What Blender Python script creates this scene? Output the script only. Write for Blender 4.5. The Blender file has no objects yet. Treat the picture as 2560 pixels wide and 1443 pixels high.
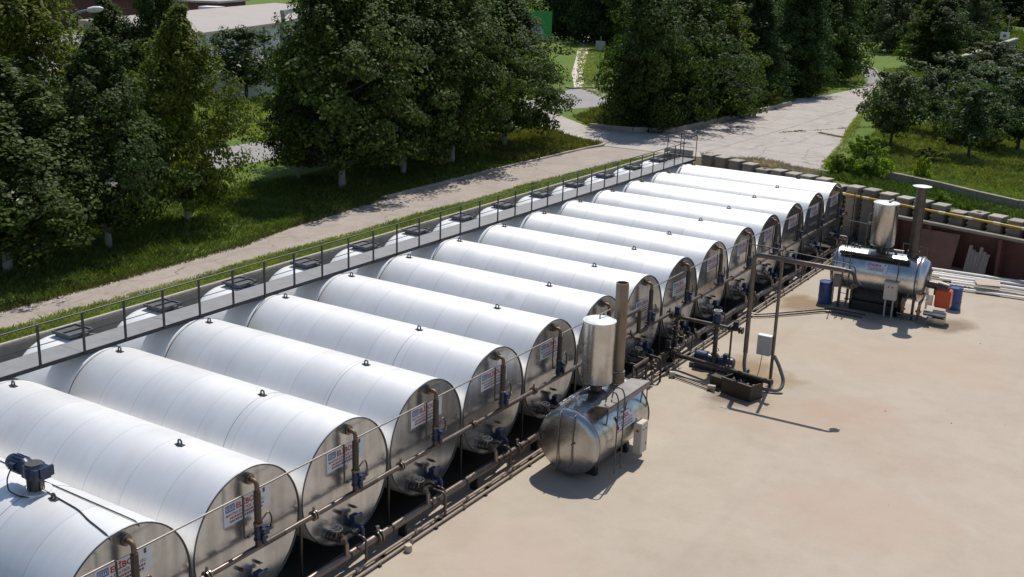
import bpy, bmesh, math, random
from mathutils import Vector, Matrix
R = math.radians
scene = bpy.context.scene
col = scene.collection

# ------------------------------------------------------------------ camera, light, exposure
CAM = Vector((15.43, -11.876, 13.458))
FWD = Vector((-0.50536, 0.81631, -0.27972)); RGT = Vector((0.84486, 0.53402, 0.03207)); UP = Vector((-0.17556, 0.22012, 0.95955))
cam_d = bpy.data.cameras.new('camera'); cam = bpy.data.objects.new('camera', cam_d); col.objects.link(cam)
m3 = Matrix((RGT, UP, -FWD)).transposed()
cam.matrix_world = Matrix.Translation(CAM) @ m3.to_4x4()
cam_d.sensor_width = 36; cam_d.lens = 36*2814.7/2560; cam_d.clip_end = 3000
scene.camera = cam
SUN = Vector((-0.115, 0.572, 1.0)).normalized()
elev = math.asin(SUN.z); az = math.atan2(SUN.x, SUN.y)
w = bpy.data.worlds.new('World'); scene.world = w; w.use_nodes = True
nt = w.node_tree; bg = nt.nodes['Background']
sky = nt.nodes.new('ShaderNodeTexSky'); sky.sky_type = 'NISHITA'; sky.sun_disc = False
sky.sun_elevation = elev; sky.sun_rotation = az; sky.air_density = 1.0; sky.dust_density = 0.6
nt.links.new(sky.outputs[0], bg.inputs[0]); bg.inputs[1].default_value = 0.108
sd = bpy.data.lights.new('sun', 'SUN'); sd.energy = 4.5; sd.angle = R(0.55); sd.color = (1.0, 0.955, 0.88)
so = bpy.data.objects.new('sun', sd); col.objects.link(so); so.rotation_euler = SUN.to_track_quat('Z', 'Y').to_euler()
so.location = (0, 0, 60)
vs = scene.view_settings; vs.view_transform = 'Standard'; vs.look = 'None'; vs.exposure = 0.07; vs.gamma = 1.0
scene.cycles.max_bounces = 8; scene.cycles.transparent_max_bounces = 8

# ------------------------------------------------------------------ materials
def new_mat(name):
    m = bpy.data.materials.new(name); m.use_nodes = True
    n = m.node_tree.nodes; l = m.node_tree.links
    return m, n, l, n['Principled BSDF']
def noise(n, l, coord, scale, detail=4, rough=0.55, stretch=None):
    t = n.new('ShaderNodeTexNoise'); t.inputs['Scale'].default_value = scale
    t.inputs['Detail'].default_value = detail; t.inputs['Roughness'].default_value = rough
    if stretch:
        mp = n.new('ShaderNodeMapping'); mp.inputs['Scale'].default_value = stretch
        l.new(coord, mp.inputs[0]); coord = mp.outputs[0]
    l.new(coord, t.inputs['Vector']); return t.outputs['Fac']
def ramp(n, l, fac, stops):
    r = n.new('ShaderNodeValToRGB'); e = r.color_ramp.elements
    while len(e) < len(stops): e.new(0.5)
    for k, (p, c) in enumerate(stops):
        e[k].position = p; e[k].color = (*c, 1) if not isinstance(c, (int, float)) else (c, c, c, 1)
    l.new(fac, r.inputs[0]); return r.outputs[0]
def mixc(n, l, a, b, fac, mode='MIX'):
    x = n.new('ShaderNodeMix'); x.data_type = 'RGBA'; x.blend_type = mode
    for s, v in ((x.inputs[6], a), (x.inputs[7], b), (x.inputs[0], fac)):
        if hasattr(v, 'is_output'): l.new(v, s)
        elif isinstance(v, (int, float)): s.default_value = v
        else: s.default_value = (*v, 1)
    return x.outputs[2]
def math_(n, l, op, a, b=None, clamp=False):
    x = n.new('ShaderNodeMath'); x.operation = op; x.use_clamp = clamp
    for k, v in enumerate((a, b)):
        if v is None: continue
        if hasattr(v, 'is_output'): l.new(v, x.inputs[k])
        else: x.inputs[k].default_value = v
    return x.outputs[0]
def coords(n, which='Object'):
    return n.new('ShaderNodeTexCoord').outputs[which]
def bump(n, l, p, h, strength, dist=0.02):
    b = n.new('ShaderNodeBump'); b.inputs['Strength'].default_value = strength; b.inputs['Distance'].default_value = dist
    l.new(h, b.inputs['Height']); l.new(b.outputs[0], p.inputs['Normal'])
def simple(name, c1, c2=None, scale=6.0, rough=0.5, metal=0.0, bmp=0.0, bdist=0.01, rvar=0.0, spec=None, stretch=None):
    m, n, l, p = new_mat(name)
    c2 = c2 or tuple(v*0.8 for v in c1)
    co = coords(n); f = noise(n, l, co, scale, 5, 0.6, stretch)
    l.new(ramp(n, l, f, [(0.3, c1), (0.7, c2)]), p.inputs['Base Color'])
    p.inputs['Metallic'].default_value = metal
    if rvar:
        g = noise(n, l, co, scale*2.3, 3)
        l.new(math_(n, l, 'ADD', math_(n, l, 'MULTIPLY', g, rvar), rough-rvar/2), p.inputs['Roughness'])
    else: p.inputs['Roughness'].default_value = rough
    if spec is not None: p.inputs['Specular IOR Level'].default_value = spec
    if bmp: bump(n, l, p, noise(n, l, co, scale*3, 4), bmp, bdist)
    return m

def shell_mat():
    m, n, l, p = new_mat('white_cladding')
    co = coords(n)
    sx = n.new('ShaderNodeSeparateXYZ'); l.new(co, sx.inputs[0])
    # sheet joints every 1.14 m round the shell, soft and uneven
    fr = math_(n, l, 'FRACT', math_(n, l, 'MULTIPLY', sx.outputs[0], 1/1.14))
    d = math_(n, l, 'ABSOLUTE', math_(n, l, 'SUBTRACT', fr, 0.5))
    line = math_(n, l, 'LESS_THAN', d, 0.006)
    near = math_(n, l, 'MULTIPLY', math_(n, l, 'SUBTRACT', 0.05, d), 20, True)
    oi = n.new('ShaderNodeObjectInfo'); add = n.new('ShaderNodeVectorMath'); add.operation = 'ADD'
    l.new(co, add.inputs[0]); l.new(oi.outputs['Location'], add.inputs[1]); co2 = add.outputs[0]
    big = noise(n, l, co2, 0.55, 3, 0.5)
    streak = noise(n, l, co2, 1.6, 5, 0.65, (2.2, 0.35, 0.35))
    base = ramp(n, l, big, [(0.33, (0.86, 0.85, 0.83)), (0.68, (0.765, 0.76, 0.75))])
    dirt = ramp(n, l, streak, [(0.48, (1, 1, 1)), (0.78, (0.89, 0.885, 0.88))])
    base = mixc(n, l, base, dirt, 1.0, 'MULTIPLY')
    spk = ramp(n, l, noise(n, l, co2, 7, 2), [(0.70, (1, 1, 1)), (0.78, (0.9, 0.88, 0.86))])
    base = mixc(n, l, base, spk, 0.6, 'MULTIPLY')
    drip = noise(n, l, co2, 3.5, 4, 0.7, (3.5, 0.12, 0.12))
    dz = math_(n, l, 'MULTIPLY', math_(n, l, 'SUBTRACT', drip, 0.62), 5, True)
    base = mixc(n, l, base, (0.50, 0.47, 0.43), math_(n, l, 'MULTIPLY', dz, 0.22))
    spot = noise(n, l, co2, 0.9, 2, 0.5)
    base = mixc(n, l, base, (0.46, 0.42, 0.37), math_(n, l, 'MULTIPLY', math_(n, l, 'MULTIPLY', math_(n, l, 'SUBTRACT', spot, 0.70), 8, True), 0.35))
    wn = n.new('ShaderNodeTexWhiteNoise'); wn.noise_dimensions = '2D'; cb = n.new('ShaderNodeCombineXYZ'); sy_ = n.new('ShaderNodeSeparateXYZ'); l.new(oi.outputs['Location'], sy_.inputs[0])
    l.new(math_(n, l, 'FLOOR', math_(n, l, 'ADD', math_(n, l, 'MULTIPLY', sx.outputs[0], 1/1.14), 0.5)), cb.inputs[0]); l.new(sy_.outputs[1], cb.inputs[1]); l.new(cb.outputs[0], wn.inputs[0])
    base = mixc(n, l, base, ramp(n, l, wn.outputs['Value'], [(0, (0.925, 0.925, 0.93)), (1, (1.0, 1.0, 1.0))]), 1.0, 'MULTIPLY')
    base = mixc(n, l, base, (0.38, 0.385, 0.40), math_(n, l, 'MULTIPLY', line, math_(n, l, 'MULTIPLY', big, 1.4), True))
    l.new(base, p.inputs['Base Color'])
    p.inputs['Metallic'].default_value = 0.5
    l.new(math_(n, l, 'ADD', math_(n, l, 'MULTIPLY', streak, 0.16), 0.36), p.inputs['Roughness'])
    h = math_(n, l, 'ADD', math_(n, l, 'MULTIPLY', big, 1.0), math_(n, l, 'MULTIPLY', near, 0.12))
    bump(n, l, p, h, 0.5, 0.02)
    return m
def galv_mat(name, c1, c2, rough, wav=0.3, sc=1.2, met=1.0):
    m, n, l, p = new_mat(name)
    co = coords(n); oi = n.new('ShaderNodeObjectInfo'); add = n.new('ShaderNodeVectorMath'); add.operation = 'ADD'
    l.new(co, add.inputs[0]); l.new(oi.outputs['Location'], add.inputs[1]); co = add.outputs[0]
    a = noise(n, l, co, sc, 4, 0.55); b = noise(n, l, co, 4.0, 2, 0.5)
    c = ramp(n, l, a, [(0.32, c1), (0.68, c2)])
    c = mixc(n, l, c, ramp(n, l, b, [(0.45, (1, 1, 1)), (0.75, (0.84, 0.83, 0.82))]), 0.7, 'MULTIPLY')
    vst = noise(n, l, co, 1.5, 2, 0.5, (1.0, 2.4, 0.25))
    c = mixc(n, l, c, ramp(n, l, vst, [(0.38, (0.72, 0.71, 0.70)), (0.6, (1, 1, 1)), (0.8, (1.06, 1.05, 1.03))]), 0.75, 'MULTIPLY')
    c = mixc(n, l, c, ramp(n, l, oi.outputs['Random'], [(0, (0.72, 0.72, 0.725)), (1, (1.06, 1.05, 1.03))]), 1.0, 'MULTIPLY')
    l.new(c, p.inputs['Base Color']); p.inputs['Metallic'].default_value = met
    l.new(math_(n, l, 'ADD', math_(n, l, 'MULTIPLY', b, 0.12), rough-0.06), p.inputs['Roughness'])
    bump(n, l, p, a, wav, 0.05)
    return m
def ground_mat():
    m, n, l, p = new_mat('yard_concrete')
    co = coords(n)
    a = noise(n, l, co, 0.16, 6, 0.6); b = noise(n, l, co, 0.9, 6, 0.65); c = noise(n, l, co, 14, 6, 0.7)
    base = ramp(n, l, a, [(0.35, (0.365, 0.308, 0.245)), (0.5, (0.405, 0.345, 0.277)), (0.68, (0.375, 0.30, 0.24))])
    base = mixc(n, l, base, ramp(n, l, b, [(0.3, (0.86, 0.84, 0.80)), (0.55, (1, 1, 1)), (0.75, (1.0, 0.93, 0.89))]), 0.55, 'MULTIPLY')
    base = mixc(n, l, base, ramp(n, l, c, [(0.3, (0.84, 0.83, 0.82)), (0.6, (1, 1, 1))]), 0.35, 'MULTIPLY')
    sp_ = noise(n, l, co, 6.0, 3, 0.5)
    base = mixc(n, l, base, (0.22, 0.18, 0.145), math_(n, l, 'MULTIPLY', math_(n, l, 'MULTIPLY', math_(n, l, 'SUBTRACT', sp_, 0.66), 3, True), 0.45))
    tr_ = noise(n, l, co, 0.5, 3, 0.5, (1.6, 0.10, 1))
    base = mixc(n, l, base, (0.30, 0.25, 0.20), math_(n, l, 'MULTIPLY', math_(n, l, 'MULTIPLY', math_(n, l, 'SUBTRACT', tr_, 0.58), 6, True), 0.28))
    st = noise(n, l, co, 0.55, 5, 0.6)
    def stain(c0, r0, colr, amt):
        nonlocal base
        v = n.new('ShaderNodeVectorMath'); v.operation = 'DISTANCE'; l.new(co, v.inputs[0]); v.inputs[1].default_value = c0
        d = math_(n, l, 'DIVIDE', v.outputs['Value'], r0)
        d = math_(n, l, 'ADD', d, math_(n, l, 'MULTIPLY', math_(n, l, 'SUBTRACT', st, 0.5), 2.2))
        f = math_(n, l, 'MULTIPLY', math_(n, l, 'SUBTRACT', 1.1, d), 1.6, True)
        base = mixc(n, l, base, colr, math_(n, l, 'MULTIPLY', f, amt))
    stain((3.0, 23.6, 0), 1.7, (0.21, 0.135, 0.055), 0.75)
    stain((1.9, 33.2, 0), 1.3, (0.19, 0.115, 0.05), 0.75)
    stain((5.2, 20.8, 0), 2.4, (0.36, 0.26, 0.19), 0.5)
    stain((7.0, 22.6, 0), 1.6, (0.37, 0.25, 0.19), 0.45)
    stain((9.5, 15.5, 0), 2.6, (0.40, 0.28, 0.22), 0.35)
    stain((3.4, 8.4, 0), 2.2, (0.41, 0.30, 0.25), 0.35)
    stain((7.6, 33.8, 0), 1.2, (0.15, 0.10, 0.06), 0.7)
    stain((5.0, 34.0, 0), 1.8, (0.13, 0.10, 0.075), 0.6)
    stain((8.2, 29.0, 0), 3.2, (0.40, 0.29, 0.22), 0.4)
    stain((3.9, 27.5, 0), 2.0, (0.37, 0.28, 0.2), 0.35)
    stain((3.6, 21.2, 0), 1.2, (0.10, 0.075, 0.05), 0.6)
    # oily strip with shade painted into it, below the tanks and pipes
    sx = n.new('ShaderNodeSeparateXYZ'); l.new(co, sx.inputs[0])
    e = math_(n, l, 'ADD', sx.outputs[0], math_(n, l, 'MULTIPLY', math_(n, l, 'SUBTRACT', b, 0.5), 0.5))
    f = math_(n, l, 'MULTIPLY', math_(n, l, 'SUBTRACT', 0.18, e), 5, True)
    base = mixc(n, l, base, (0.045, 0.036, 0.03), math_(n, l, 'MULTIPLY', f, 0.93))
    l.new(base, p.inputs['Base Color'])
    p.inputs['Roughness'].default_value = 0.85; p.inputs['Specular IOR Level'].default_value = 0.25
    bump(n, l, p, c, 0.25, 0.01)
    return m
def concrete_mat(name, c1, c2, crack=0.0, scale=0.5, grain=18):
    m, n, l, p = new_mat(name)
    co = coords(n)
    a = noise(n, l, co, scale, 5, 0.6); b = noise(n, l, co, grain, 5, 0.7); g = noise(n, l, co, scale*5, 5, 0.65)
    base = ramp(n, l, a, [(0.32, c1), (0.68, c2)])
    base = mixc(n, l, base, ramp(n, l, g, [(0.32, (0.72, 0.69, 0.66)), (0.55, (1, 1, 1))]), 0.55, 'MULTIPLY')
    base = mixc(n, l, base, ramp(n, l, b, [(0.3, (0.78, 0.77, 0.76)), (0.6, (1, 1, 1))]), 0.45, 'MULTIPLY')
    oi = n.new('ShaderNodeObjectInfo'); base = mixc(n, l, base, ramp(n, l, oi.outputs['Random'], [(0, (0.80, 0.80, 0.80)), (1, (1.08, 1.05, 1.0))]), 0.0 if crack else 1.0, 'MULTIPLY')
    if crack:
        wv = n.new('ShaderNodeVectorMath'); wv.operation = 'ADD'; l.new(co, wv.inputs[0])
        nv = n.new('ShaderNodeTexNoise'); nv.inputs['Scale'].default_value = 0.4; nv.inputs['Detail'].default_value = 5; l.new(co, nv.inputs['Vector'])
        sc = n.new('ShaderNodeVectorMath'); sc.operation = 'SCALE'; sc.inputs['Scale'].default_value = 3.0
        l.new(nv.outputs['Color'], sc.inputs[0]); l.new(sc.outputs[0], wv.inputs[1])
        vo = n.new('ShaderNodeTexVoronoi'); vo.feature = 'DISTANCE_TO_EDGE'; vo.inputs['Scale'].default_value = crack
        l.new(wv.outputs[0], vo.inputs['Vector'])
        f = math_(n, l, 'MULTIPLY', math_(n, l, 'SUBTRACT', 0.016, vo.outputs['Distance']), 60, True)
        f = math_(n, l, 'MULTIPLY', f, math_(n, l, 'MULTIPLY', math_(n, l, 'SUBTRACT', g, 0.42), 5, True))
        base = mixc(n, l, base, (0.13, 0.10, 0.065), math_(n, l, 'MULTIPLY', f, 0.85))
    l.new(base, p.inputs['Base Color']); p.inputs['Roughness'].default_value = 0.88; p.inputs['Specular IOR Level'].default_value = 0.25
    bump(n, l, p, b, 0.3, 0.01)
    return m
def grass_ground_mat():
    m, n, l, p = new_mat('grass_turf')
    co = coords(n)
    a = noise(n, l, co, 0.12, 6, 0.65); b = noise(n, l, co, 1.6, 6, 0.7); c = noise(n, l, co, 11, 5, 0.75)
    base = ramp(n, l, a, [(0.3, (0.10, 0.16, 0.022)), (0.5, (0.125, 0.185, 0.03)), (0.7, (0.16, 0.18, 0.05))])
    base = mixc(n, l, base, ramp(n, l, b, [(0.3, (0.6, 0.62, 0.5)), (0.6, (1, 1, 1)), (0.8, (1.25, 1.1, 0.9))]), 0.8, 'MULTIPLY')
    base = mixc(n, l, base, ramp(n, l, c, [(0.3, (0.5, 0.55, 0.45)), (0.65, (1.1, 1.1, 1.0))]), 0.8, 'MULTIPLY')
    l.new(base, p.inputs['Base Color']); p.inputs['Roughness'].default_value = 0.9; p.inputs['Specular IOR Level'].default_value = 0.15
    bump(n, l, p, c, 0.8, 0.06)
    return m
def leaf_mat(name, c1, c2, c3, trans=0.3, rough=0.6):
    m, n, l, p = new_mat(name)
    geo = n.new('ShaderNodeNewGeometry'); oi = n.new('ShaderNodeObjectInfo')
    base = ramp(n, l, geo.outputs['Random Per Island'], [(0.0, c1), (0.55, c2), (1.0, c3)])
    base = mixc(n, l, base, ramp(n, l, oi.outputs['Random'], [(0.0, (0.8, 0.85, 0.85)), (1.0, (1.15, 1.08, 0.95))]), 1.0, 'MULTIPLY')
    f = noise(n, l, coords(n), 0.7, 3)
    base = mixc(n, l, base, ramp(n, l, f, [(0.35, (0.75, 0.8, 0.8)), (0.65, (1.15, 1.1, 0.95))]), 1.0, 'MULTIPLY')
    l.new(base, p.inputs['Base Color']); p.inputs['Roughness'].default_value = rough; p.inputs['Specular IOR Level'].default_value = 0.16
    tr = n.new('ShaderNodeBsdfTranslucent'); l.new(mixc(n, l, base, (0.88, 1.2, 0.5), 1.0, 'MULTIPLY'), tr.inputs[0])
    mx = n.new('ShaderNodeMixShader'); mx.inputs[0].default_value = trans
    l.new(p.outputs[0], mx.inputs[1]); l.new(tr.outputs[0], mx.inputs[2]); l.new(mx.outputs[0], n['Material Output'].inputs[0])
    return m
def trunk_mat(name, white):
    m, n, l, p = new_mat(name)
    co = coords(n); a = noise(n, l, co, 5, 6, 0.7, (1, 1, 0.25))
    c = ramp(n, l, a, [(0.3, (0.035, 0.028, 0.02)), (0.7, (0.10, 0.08, 0.06))])
    if white:
        sx = n.new('ShaderNodeSeparateXYZ'); l.new(co, sx.inputs[0])
        z = math_(n, l, 'ADD', sx.outputs[2], math_(n, l, 'MULTIPLY', a, 0.25))
        f = math_(n, l, 'MULTIPLY', math_(n, l, 'SUBTRACT', 1.35, z), 12, True)
        c = mixc(n, l, c, ramp(n, l, a, [(0.3, (0.17, 0.165, 0.155)), (0.7, (0.31, 0.30, 0.285))]), f)
    l.new(c, p.inputs['Base Color']); p.inputs['Roughness'].default_value = 0.9; bump(n, l, p, a, 0.6, 0.03)
    return m

M = {}
M['shell'] = shell_mat()
M['drum_white'] = simple('white_drum_paint', (0.84, 0.845, 0.85), (0.76, 0.77, 0.78), 1.2, 0.42)
M['plate'] = galv_mat('galvanised_end_plate', (0.63, 0.655, 0.69), (0.50, 0.52, 0.55), 0.23, 0.22, 0.8, 0.86)
M['steel'] = galv_mat('bright_steel_cladding', (0.76, 0.75, 0.735), (0.62, 0.605, 0.59), 0.28, 0.2, 1.5)
M['rim'] = simple('dark_rim_steel', (0.06, 0.065, 0.07), (0.12, 0.12, 0.12), 8, 0.45, 0.6)
M['pipe'] = simple('brown_jacketed_pipe', (0.165, 0.13, 0.112), (0.095, 0.076, 0.066), 5, 0.38, 0.6, 0.2, 0.004, 0.2)
M['pipe_big'] = simple('brown_main_pipe', (0.22, 0.165, 0.135), (0.15, 0.115, 0.095), 4, 0.3, 0.7, 0.15, 0.004, 0.2)
M['pipe_dark'] = simple('dark_steel_pipe', (0.055, 0.045, 0.04), (0.10, 0.08, 0.065), 6, 0.42, 0.55, 0.2, 0.004, 0.2)
M['rod'] = simple('grey_thin_pipe', (0.15, 0.135, 0.125), (0.21, 0.19, 0.175), 6, 0.5, 0.4)
M['riser'] = simple('brown_insulated_riser', (0.05, 0.036, 0.028), (0.075, 0.053, 0.04), 9, 0.55, 0.2, 0.3, 0.006)
M['rust_elbow'] = simple('rusty_elbow', (0.21, 0.125, 0.075), (0.12, 0.072, 0.05), 14, 0.5, 0.4, 0.2)
M['flange'] = simple('worn_steel_flange', (0.30, 0.25, 0.21), (0.15, 0.125, 0.105), 16, 0.32, 0.85)
M['blue'] = simple('dark_blue_paint', (0.010, 0.018, 0.05), (0.02, 0.032, 0.08), 9, 0.38, 0.0, 0.1)
M['drum_blue'] = simple('blue_drum_paint', (0.018, 0.06, 0.19), (0.03, 0.075, 0.22), 5, 0.35, 0.0, 0.15)
M['black'] = simple('black_steel', (0.018, 0.018, 0.02), (0.035, 0.034, 0.034), 7, 0.5, 0.3)
M['railing'] = simple('dark_grey_railing', (0.02, 0.021, 0.024), (0.034, 0.035, 0.038), 7, 0.45, 0.3)
M['deck'] = simple('grey_deck_plate', (0.23, 0.23, 0.235), (0.18, 0.18, 0.185), 3, 0.7, 0.0, 0.2, 0.005)
M['hatch'] = simple('dark_hatch_steel', (0.075, 0.078, 0.085), (0.13, 0.13, 0.135), 8, 0.55, 0.4)
M['sign'] = simple('white_sign_board', (0.66, 0.67, 0.69), (0.6, 0.61, 0.64), 4, 0.4)
M['sign_red'] = simple('red_lettering', (0.45, 0.02, 0.03), None, 4, 0.5)
M['sign_ink'] = simple('dark_lettering', (0.06, 0.07, 0.10), None, 4, 0.5)
M['sign_blue'] = simple('blue_lettering', (0.03, 0.07, 0.30), None, 4, 0.5)
M['wall_conc'] = concrete_mat('grey_retaining_concrete', (0.19, 0.18, 0.17), (0.25, 0.235, 0.22), 0, 0.6)
M['coping'] = concrete_mat('pale_coping', (0.42, 0.40, 0.36), (0.36, 0.34, 0.31), 0, 1.0)
M['pillar'] = concrete_mat('weathered_pillar_concrete', (0.30, 0.265, 0.225), (0.22, 0.195, 0.165), 0, 0.9, 10)
M['pillar_top'] = concrete_mat('pale_pillar_top', (0.40, 0.375, 0.335), (0.33, 0.31, 0.275), 0, 1.5, 10)
M['infill'] = simple('dark_wall_infill', (0.06, 0.05, 0.042), (0.10, 0.08, 0.065), 3, 0.9)
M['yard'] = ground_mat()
M['apron'] = concrete_mat('worn_apron_concrete', (0.42, 0.375, 0.345), (0.36, 0.325, 0.30), 0.13, 0.25, 8)
M['road'] = concrete_mat('dusty_road', (0.37, 0.315, 0.275), (0.31, 0.265, 0.23), 0.25, 0.4, 8)
M['asphalt'] = concrete_mat('pale_asphalt', (0.33, 0.315, 0.32), (0.28, 0.27, 0.275), 0, 0.4, 10)
M['path'] = concrete_mat('pale_path_slabs', (0.62, 0.55, 0.47), (0.50, 0.44, 0.38), 0.9, 1.0, 8)
M['kerb'] = concrete_mat('grey_kerb', (0.40, 0.36, 0.32), (0.30, 0.27, 0.24), 0, 1.5)
M['turf'] = grass_ground_mat()
M['blade'] = leaf_mat('grass_blades', (0.085, 0.12, 0.026), (0.13, 0.165, 0.04), (0.22, 0.215, 0.075), 0.35, 0.6)
M['blade_dry'] = leaf_mat('dry_grass_blades', (0.12, 0.13, 0.03), (0.18, 0.16, 0.05), (0.28, 0.22, 0.10), 0.3, 0.7)
M['blade_pale'] = leaf_mat('pale_grass_blades', (0.19, 0.23, 0.055), (0.27, 0.30, 0.085), (0.38, 0.36, 0.14), 0.35, 0.7)
M['straw'] = leaf_mat('straw', (0.52, 0.38, 0.29), (0.64, 0.50, 0.40), (0.74, 0.62, 0.52), 0.08, 0.7)
M['leaf'] = leaf_mat('linden_leaves', (0.028, 0.050, 0.011), (0.064, 0.096, 0.024), (0.140, 0.170, 0.054), 0.42)
M['leaf_dark'] = leaf_mat('dark_leaves', (0.022, 0.043, 0.014), (0.046, 0.077, 0.027), (0.10, 0.135, 0.055), 0.38)
M['leaf_light'] = leaf_mat('light_leaves', (0.068, 0.092, 0.014), (0.135, 0.160, 0.028), (0.24, 0.24, 0.062), 0.48)
M['leaf_fruit'] = leaf_mat('fruit_tree_leaves', (0.030, 0.052, 0.020), (0.068, 0.098, 0.040), (0.15, 0.18, 0.085), 0.4, 0.5)
M['leaf_olive'] = leaf_mat('olive_grey_leaves', (0.045, 0.058, 0.028), (0.08, 0.092, 0.045), (0.13, 0.138, 0.075), 0.35)
M['leaf_lime'] = leaf_mat('lime_leaves', (0.15, 0.21, 0.02), (0.27, 0.34, 0.04), (0.42, 0.45, 0.08), 0.55)
M['bark'] = trunk_mat('bark', False); M['bark_white'] = trunk_mat('limewashed_bark', True)
M['white'] = simple('white_wall', (0.70, 0.69, 0.67), (0.60, 0.59, 0.58), 0.6, 0.8)
M['roof_pale'] = simple('pale_roof_sheet', (0.36, 0.315, 0.285), (0.30, 0.265, 0.24), 0.35, 0.75, 0, 0.2, 0.02, 0, None, (1, 4, 1))
M['roof_tile'] = simple('terracotta_roof', (0.38, 0.15, 0.08), (0.28, 0.11, 0.06), 3, 0.8)
M['maroon'] = simple('maroon_wall', (0.14, 0.05, 0.05), (0.10, 0.04, 0.04), 1, 0.8)
M['glass'] = simple('dark_window', (0.05, 0.06, 0.07), (0.08, 0.09, 0.10), 3, 0.15)
M['grey_post'] = simple('grey_concrete_post', (0.30, 0.30, 0.30), (0.22, 0.22, 0.22), 2, 0.8)
M['lamp_grey'] = simple('galvanised_lamp_pole', (0.38, 0.39, 0.41), (0.30, 0.31, 0.33), 4, 0.45, 0.5)
M['lamp_white'] = simple('white_lamp_head', (0.8, 0.8, 0.78), None, 4, 0.35)
M['green_board'] = simple('green_billboard', (0.03, 0.26, 0.05), (0.04, 0.30, 0.07), 2, 0.5)
M['pale_blue'] = simple('pale_blue_print', (0.35, 0.5, 0.62), None, 2, 0.5)
M['yellow'] = simple('yellow_gas_pipe', (0.55, 0.35, 0.02), (0.45, 0.28, 0.02), 5, 0.4)
M['yellow_pale'] = simple('pale_yellow_sleeve', (0.72, 0.62, 0.34), None, 5, 0.5)
M['red_rust'] = simple('dark_red_rust', (0.12, 0.042, 0.032), (0.07, 0.028, 0.024), 2.2, 0.75, 0, 0.3, 0.01)
M['rust_sheet'] = simple('rusty_sheet', (0.20, 0.095, 0.065), (0.12, 0.06, 0.045), 1.6, 0.7, 0.1, 0.3, 0.01)
M['wood'] = simple('grey_weathered_wood', (0.27, 0.235, 0.21), (0.18, 0.155, 0.14), 3, 0.85, 0, 0.4, 0.01, 0, None, (6, 1, 0.4))
M['card'] = simple('tan_board', (0.44, 0.37, 0.29), (0.36, 0.30, 0.24), 2, 0.85)
M['bright_bar'] = simple('bright_steel_bar', (0.82, 0.81, 0.80), (0.68, 0.66, 0.64), 4, 0.35, 0.45, 0, 0.01, 0.1, None, (0.4, 6, 6))
M['box_cream'] = simple('cream_cabinet_paint', (0.55, 0.50, 0.42), (0.48, 0.435, 0.365), 3, 0.45)
M['box_grey'] = simple('grey_cabinet_paint', (0.38, 0.37, 0.36), (0.33, 0.32, 0.31), 3, 0.45)
M['orange'] = simple('orange_burner_paint', (0.55, 0.075, 0.015), (0.45, 0.06, 0.015), 6, 0.35)
M['chimney'] = simple('stained_chimney_steel', (0.28, 0.225, 0.17), (0.17, 0.135, 0.105), 2.2, 0.42, 0.75, 0.2, 0.01, 0.25, None, (1, 1, 0.5))
M['chimney_dark'] = simple('dark_chimney_steel', (0.06, 0.055, 0.052), (0.11, 0.10, 0.092), 3, 0.35, 0.7, 0.15, 0.01, 0.2)
M['platform'] = simple('grey_platform_plate', (0.21, 0.195, 0.185), (0.30, 0.27, 0.25), 3, 0.5, 0.4, 0.2, 0.006)
M['hose'] = simple('grey_rubber_hose', (0.16, 0.15, 0.145), (0.12, 0.11, 0.105), 8, 0.5)
M['sump'] = simple('tar_stained_steel', (0.022, 0.017, 0.013), (0.045, 0.033, 0.024), 4, 0.55, 0.2, 0.3, 0.01)
M['debris'] = simple('rubble', (0.16, 0.13, 0.10), (0.07, 0.055, 0.045), 14, 0.85)
M['stone'] = concrete_mat('pale_concrete_block', (0.55, 0.47, 0.38), (0.46, 0.39, 0.32), 0, 3, 20)
M['red_lamp'] = simple('red_button', (0.5, 0.03, 0.03), None, 4, 0.4)

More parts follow.
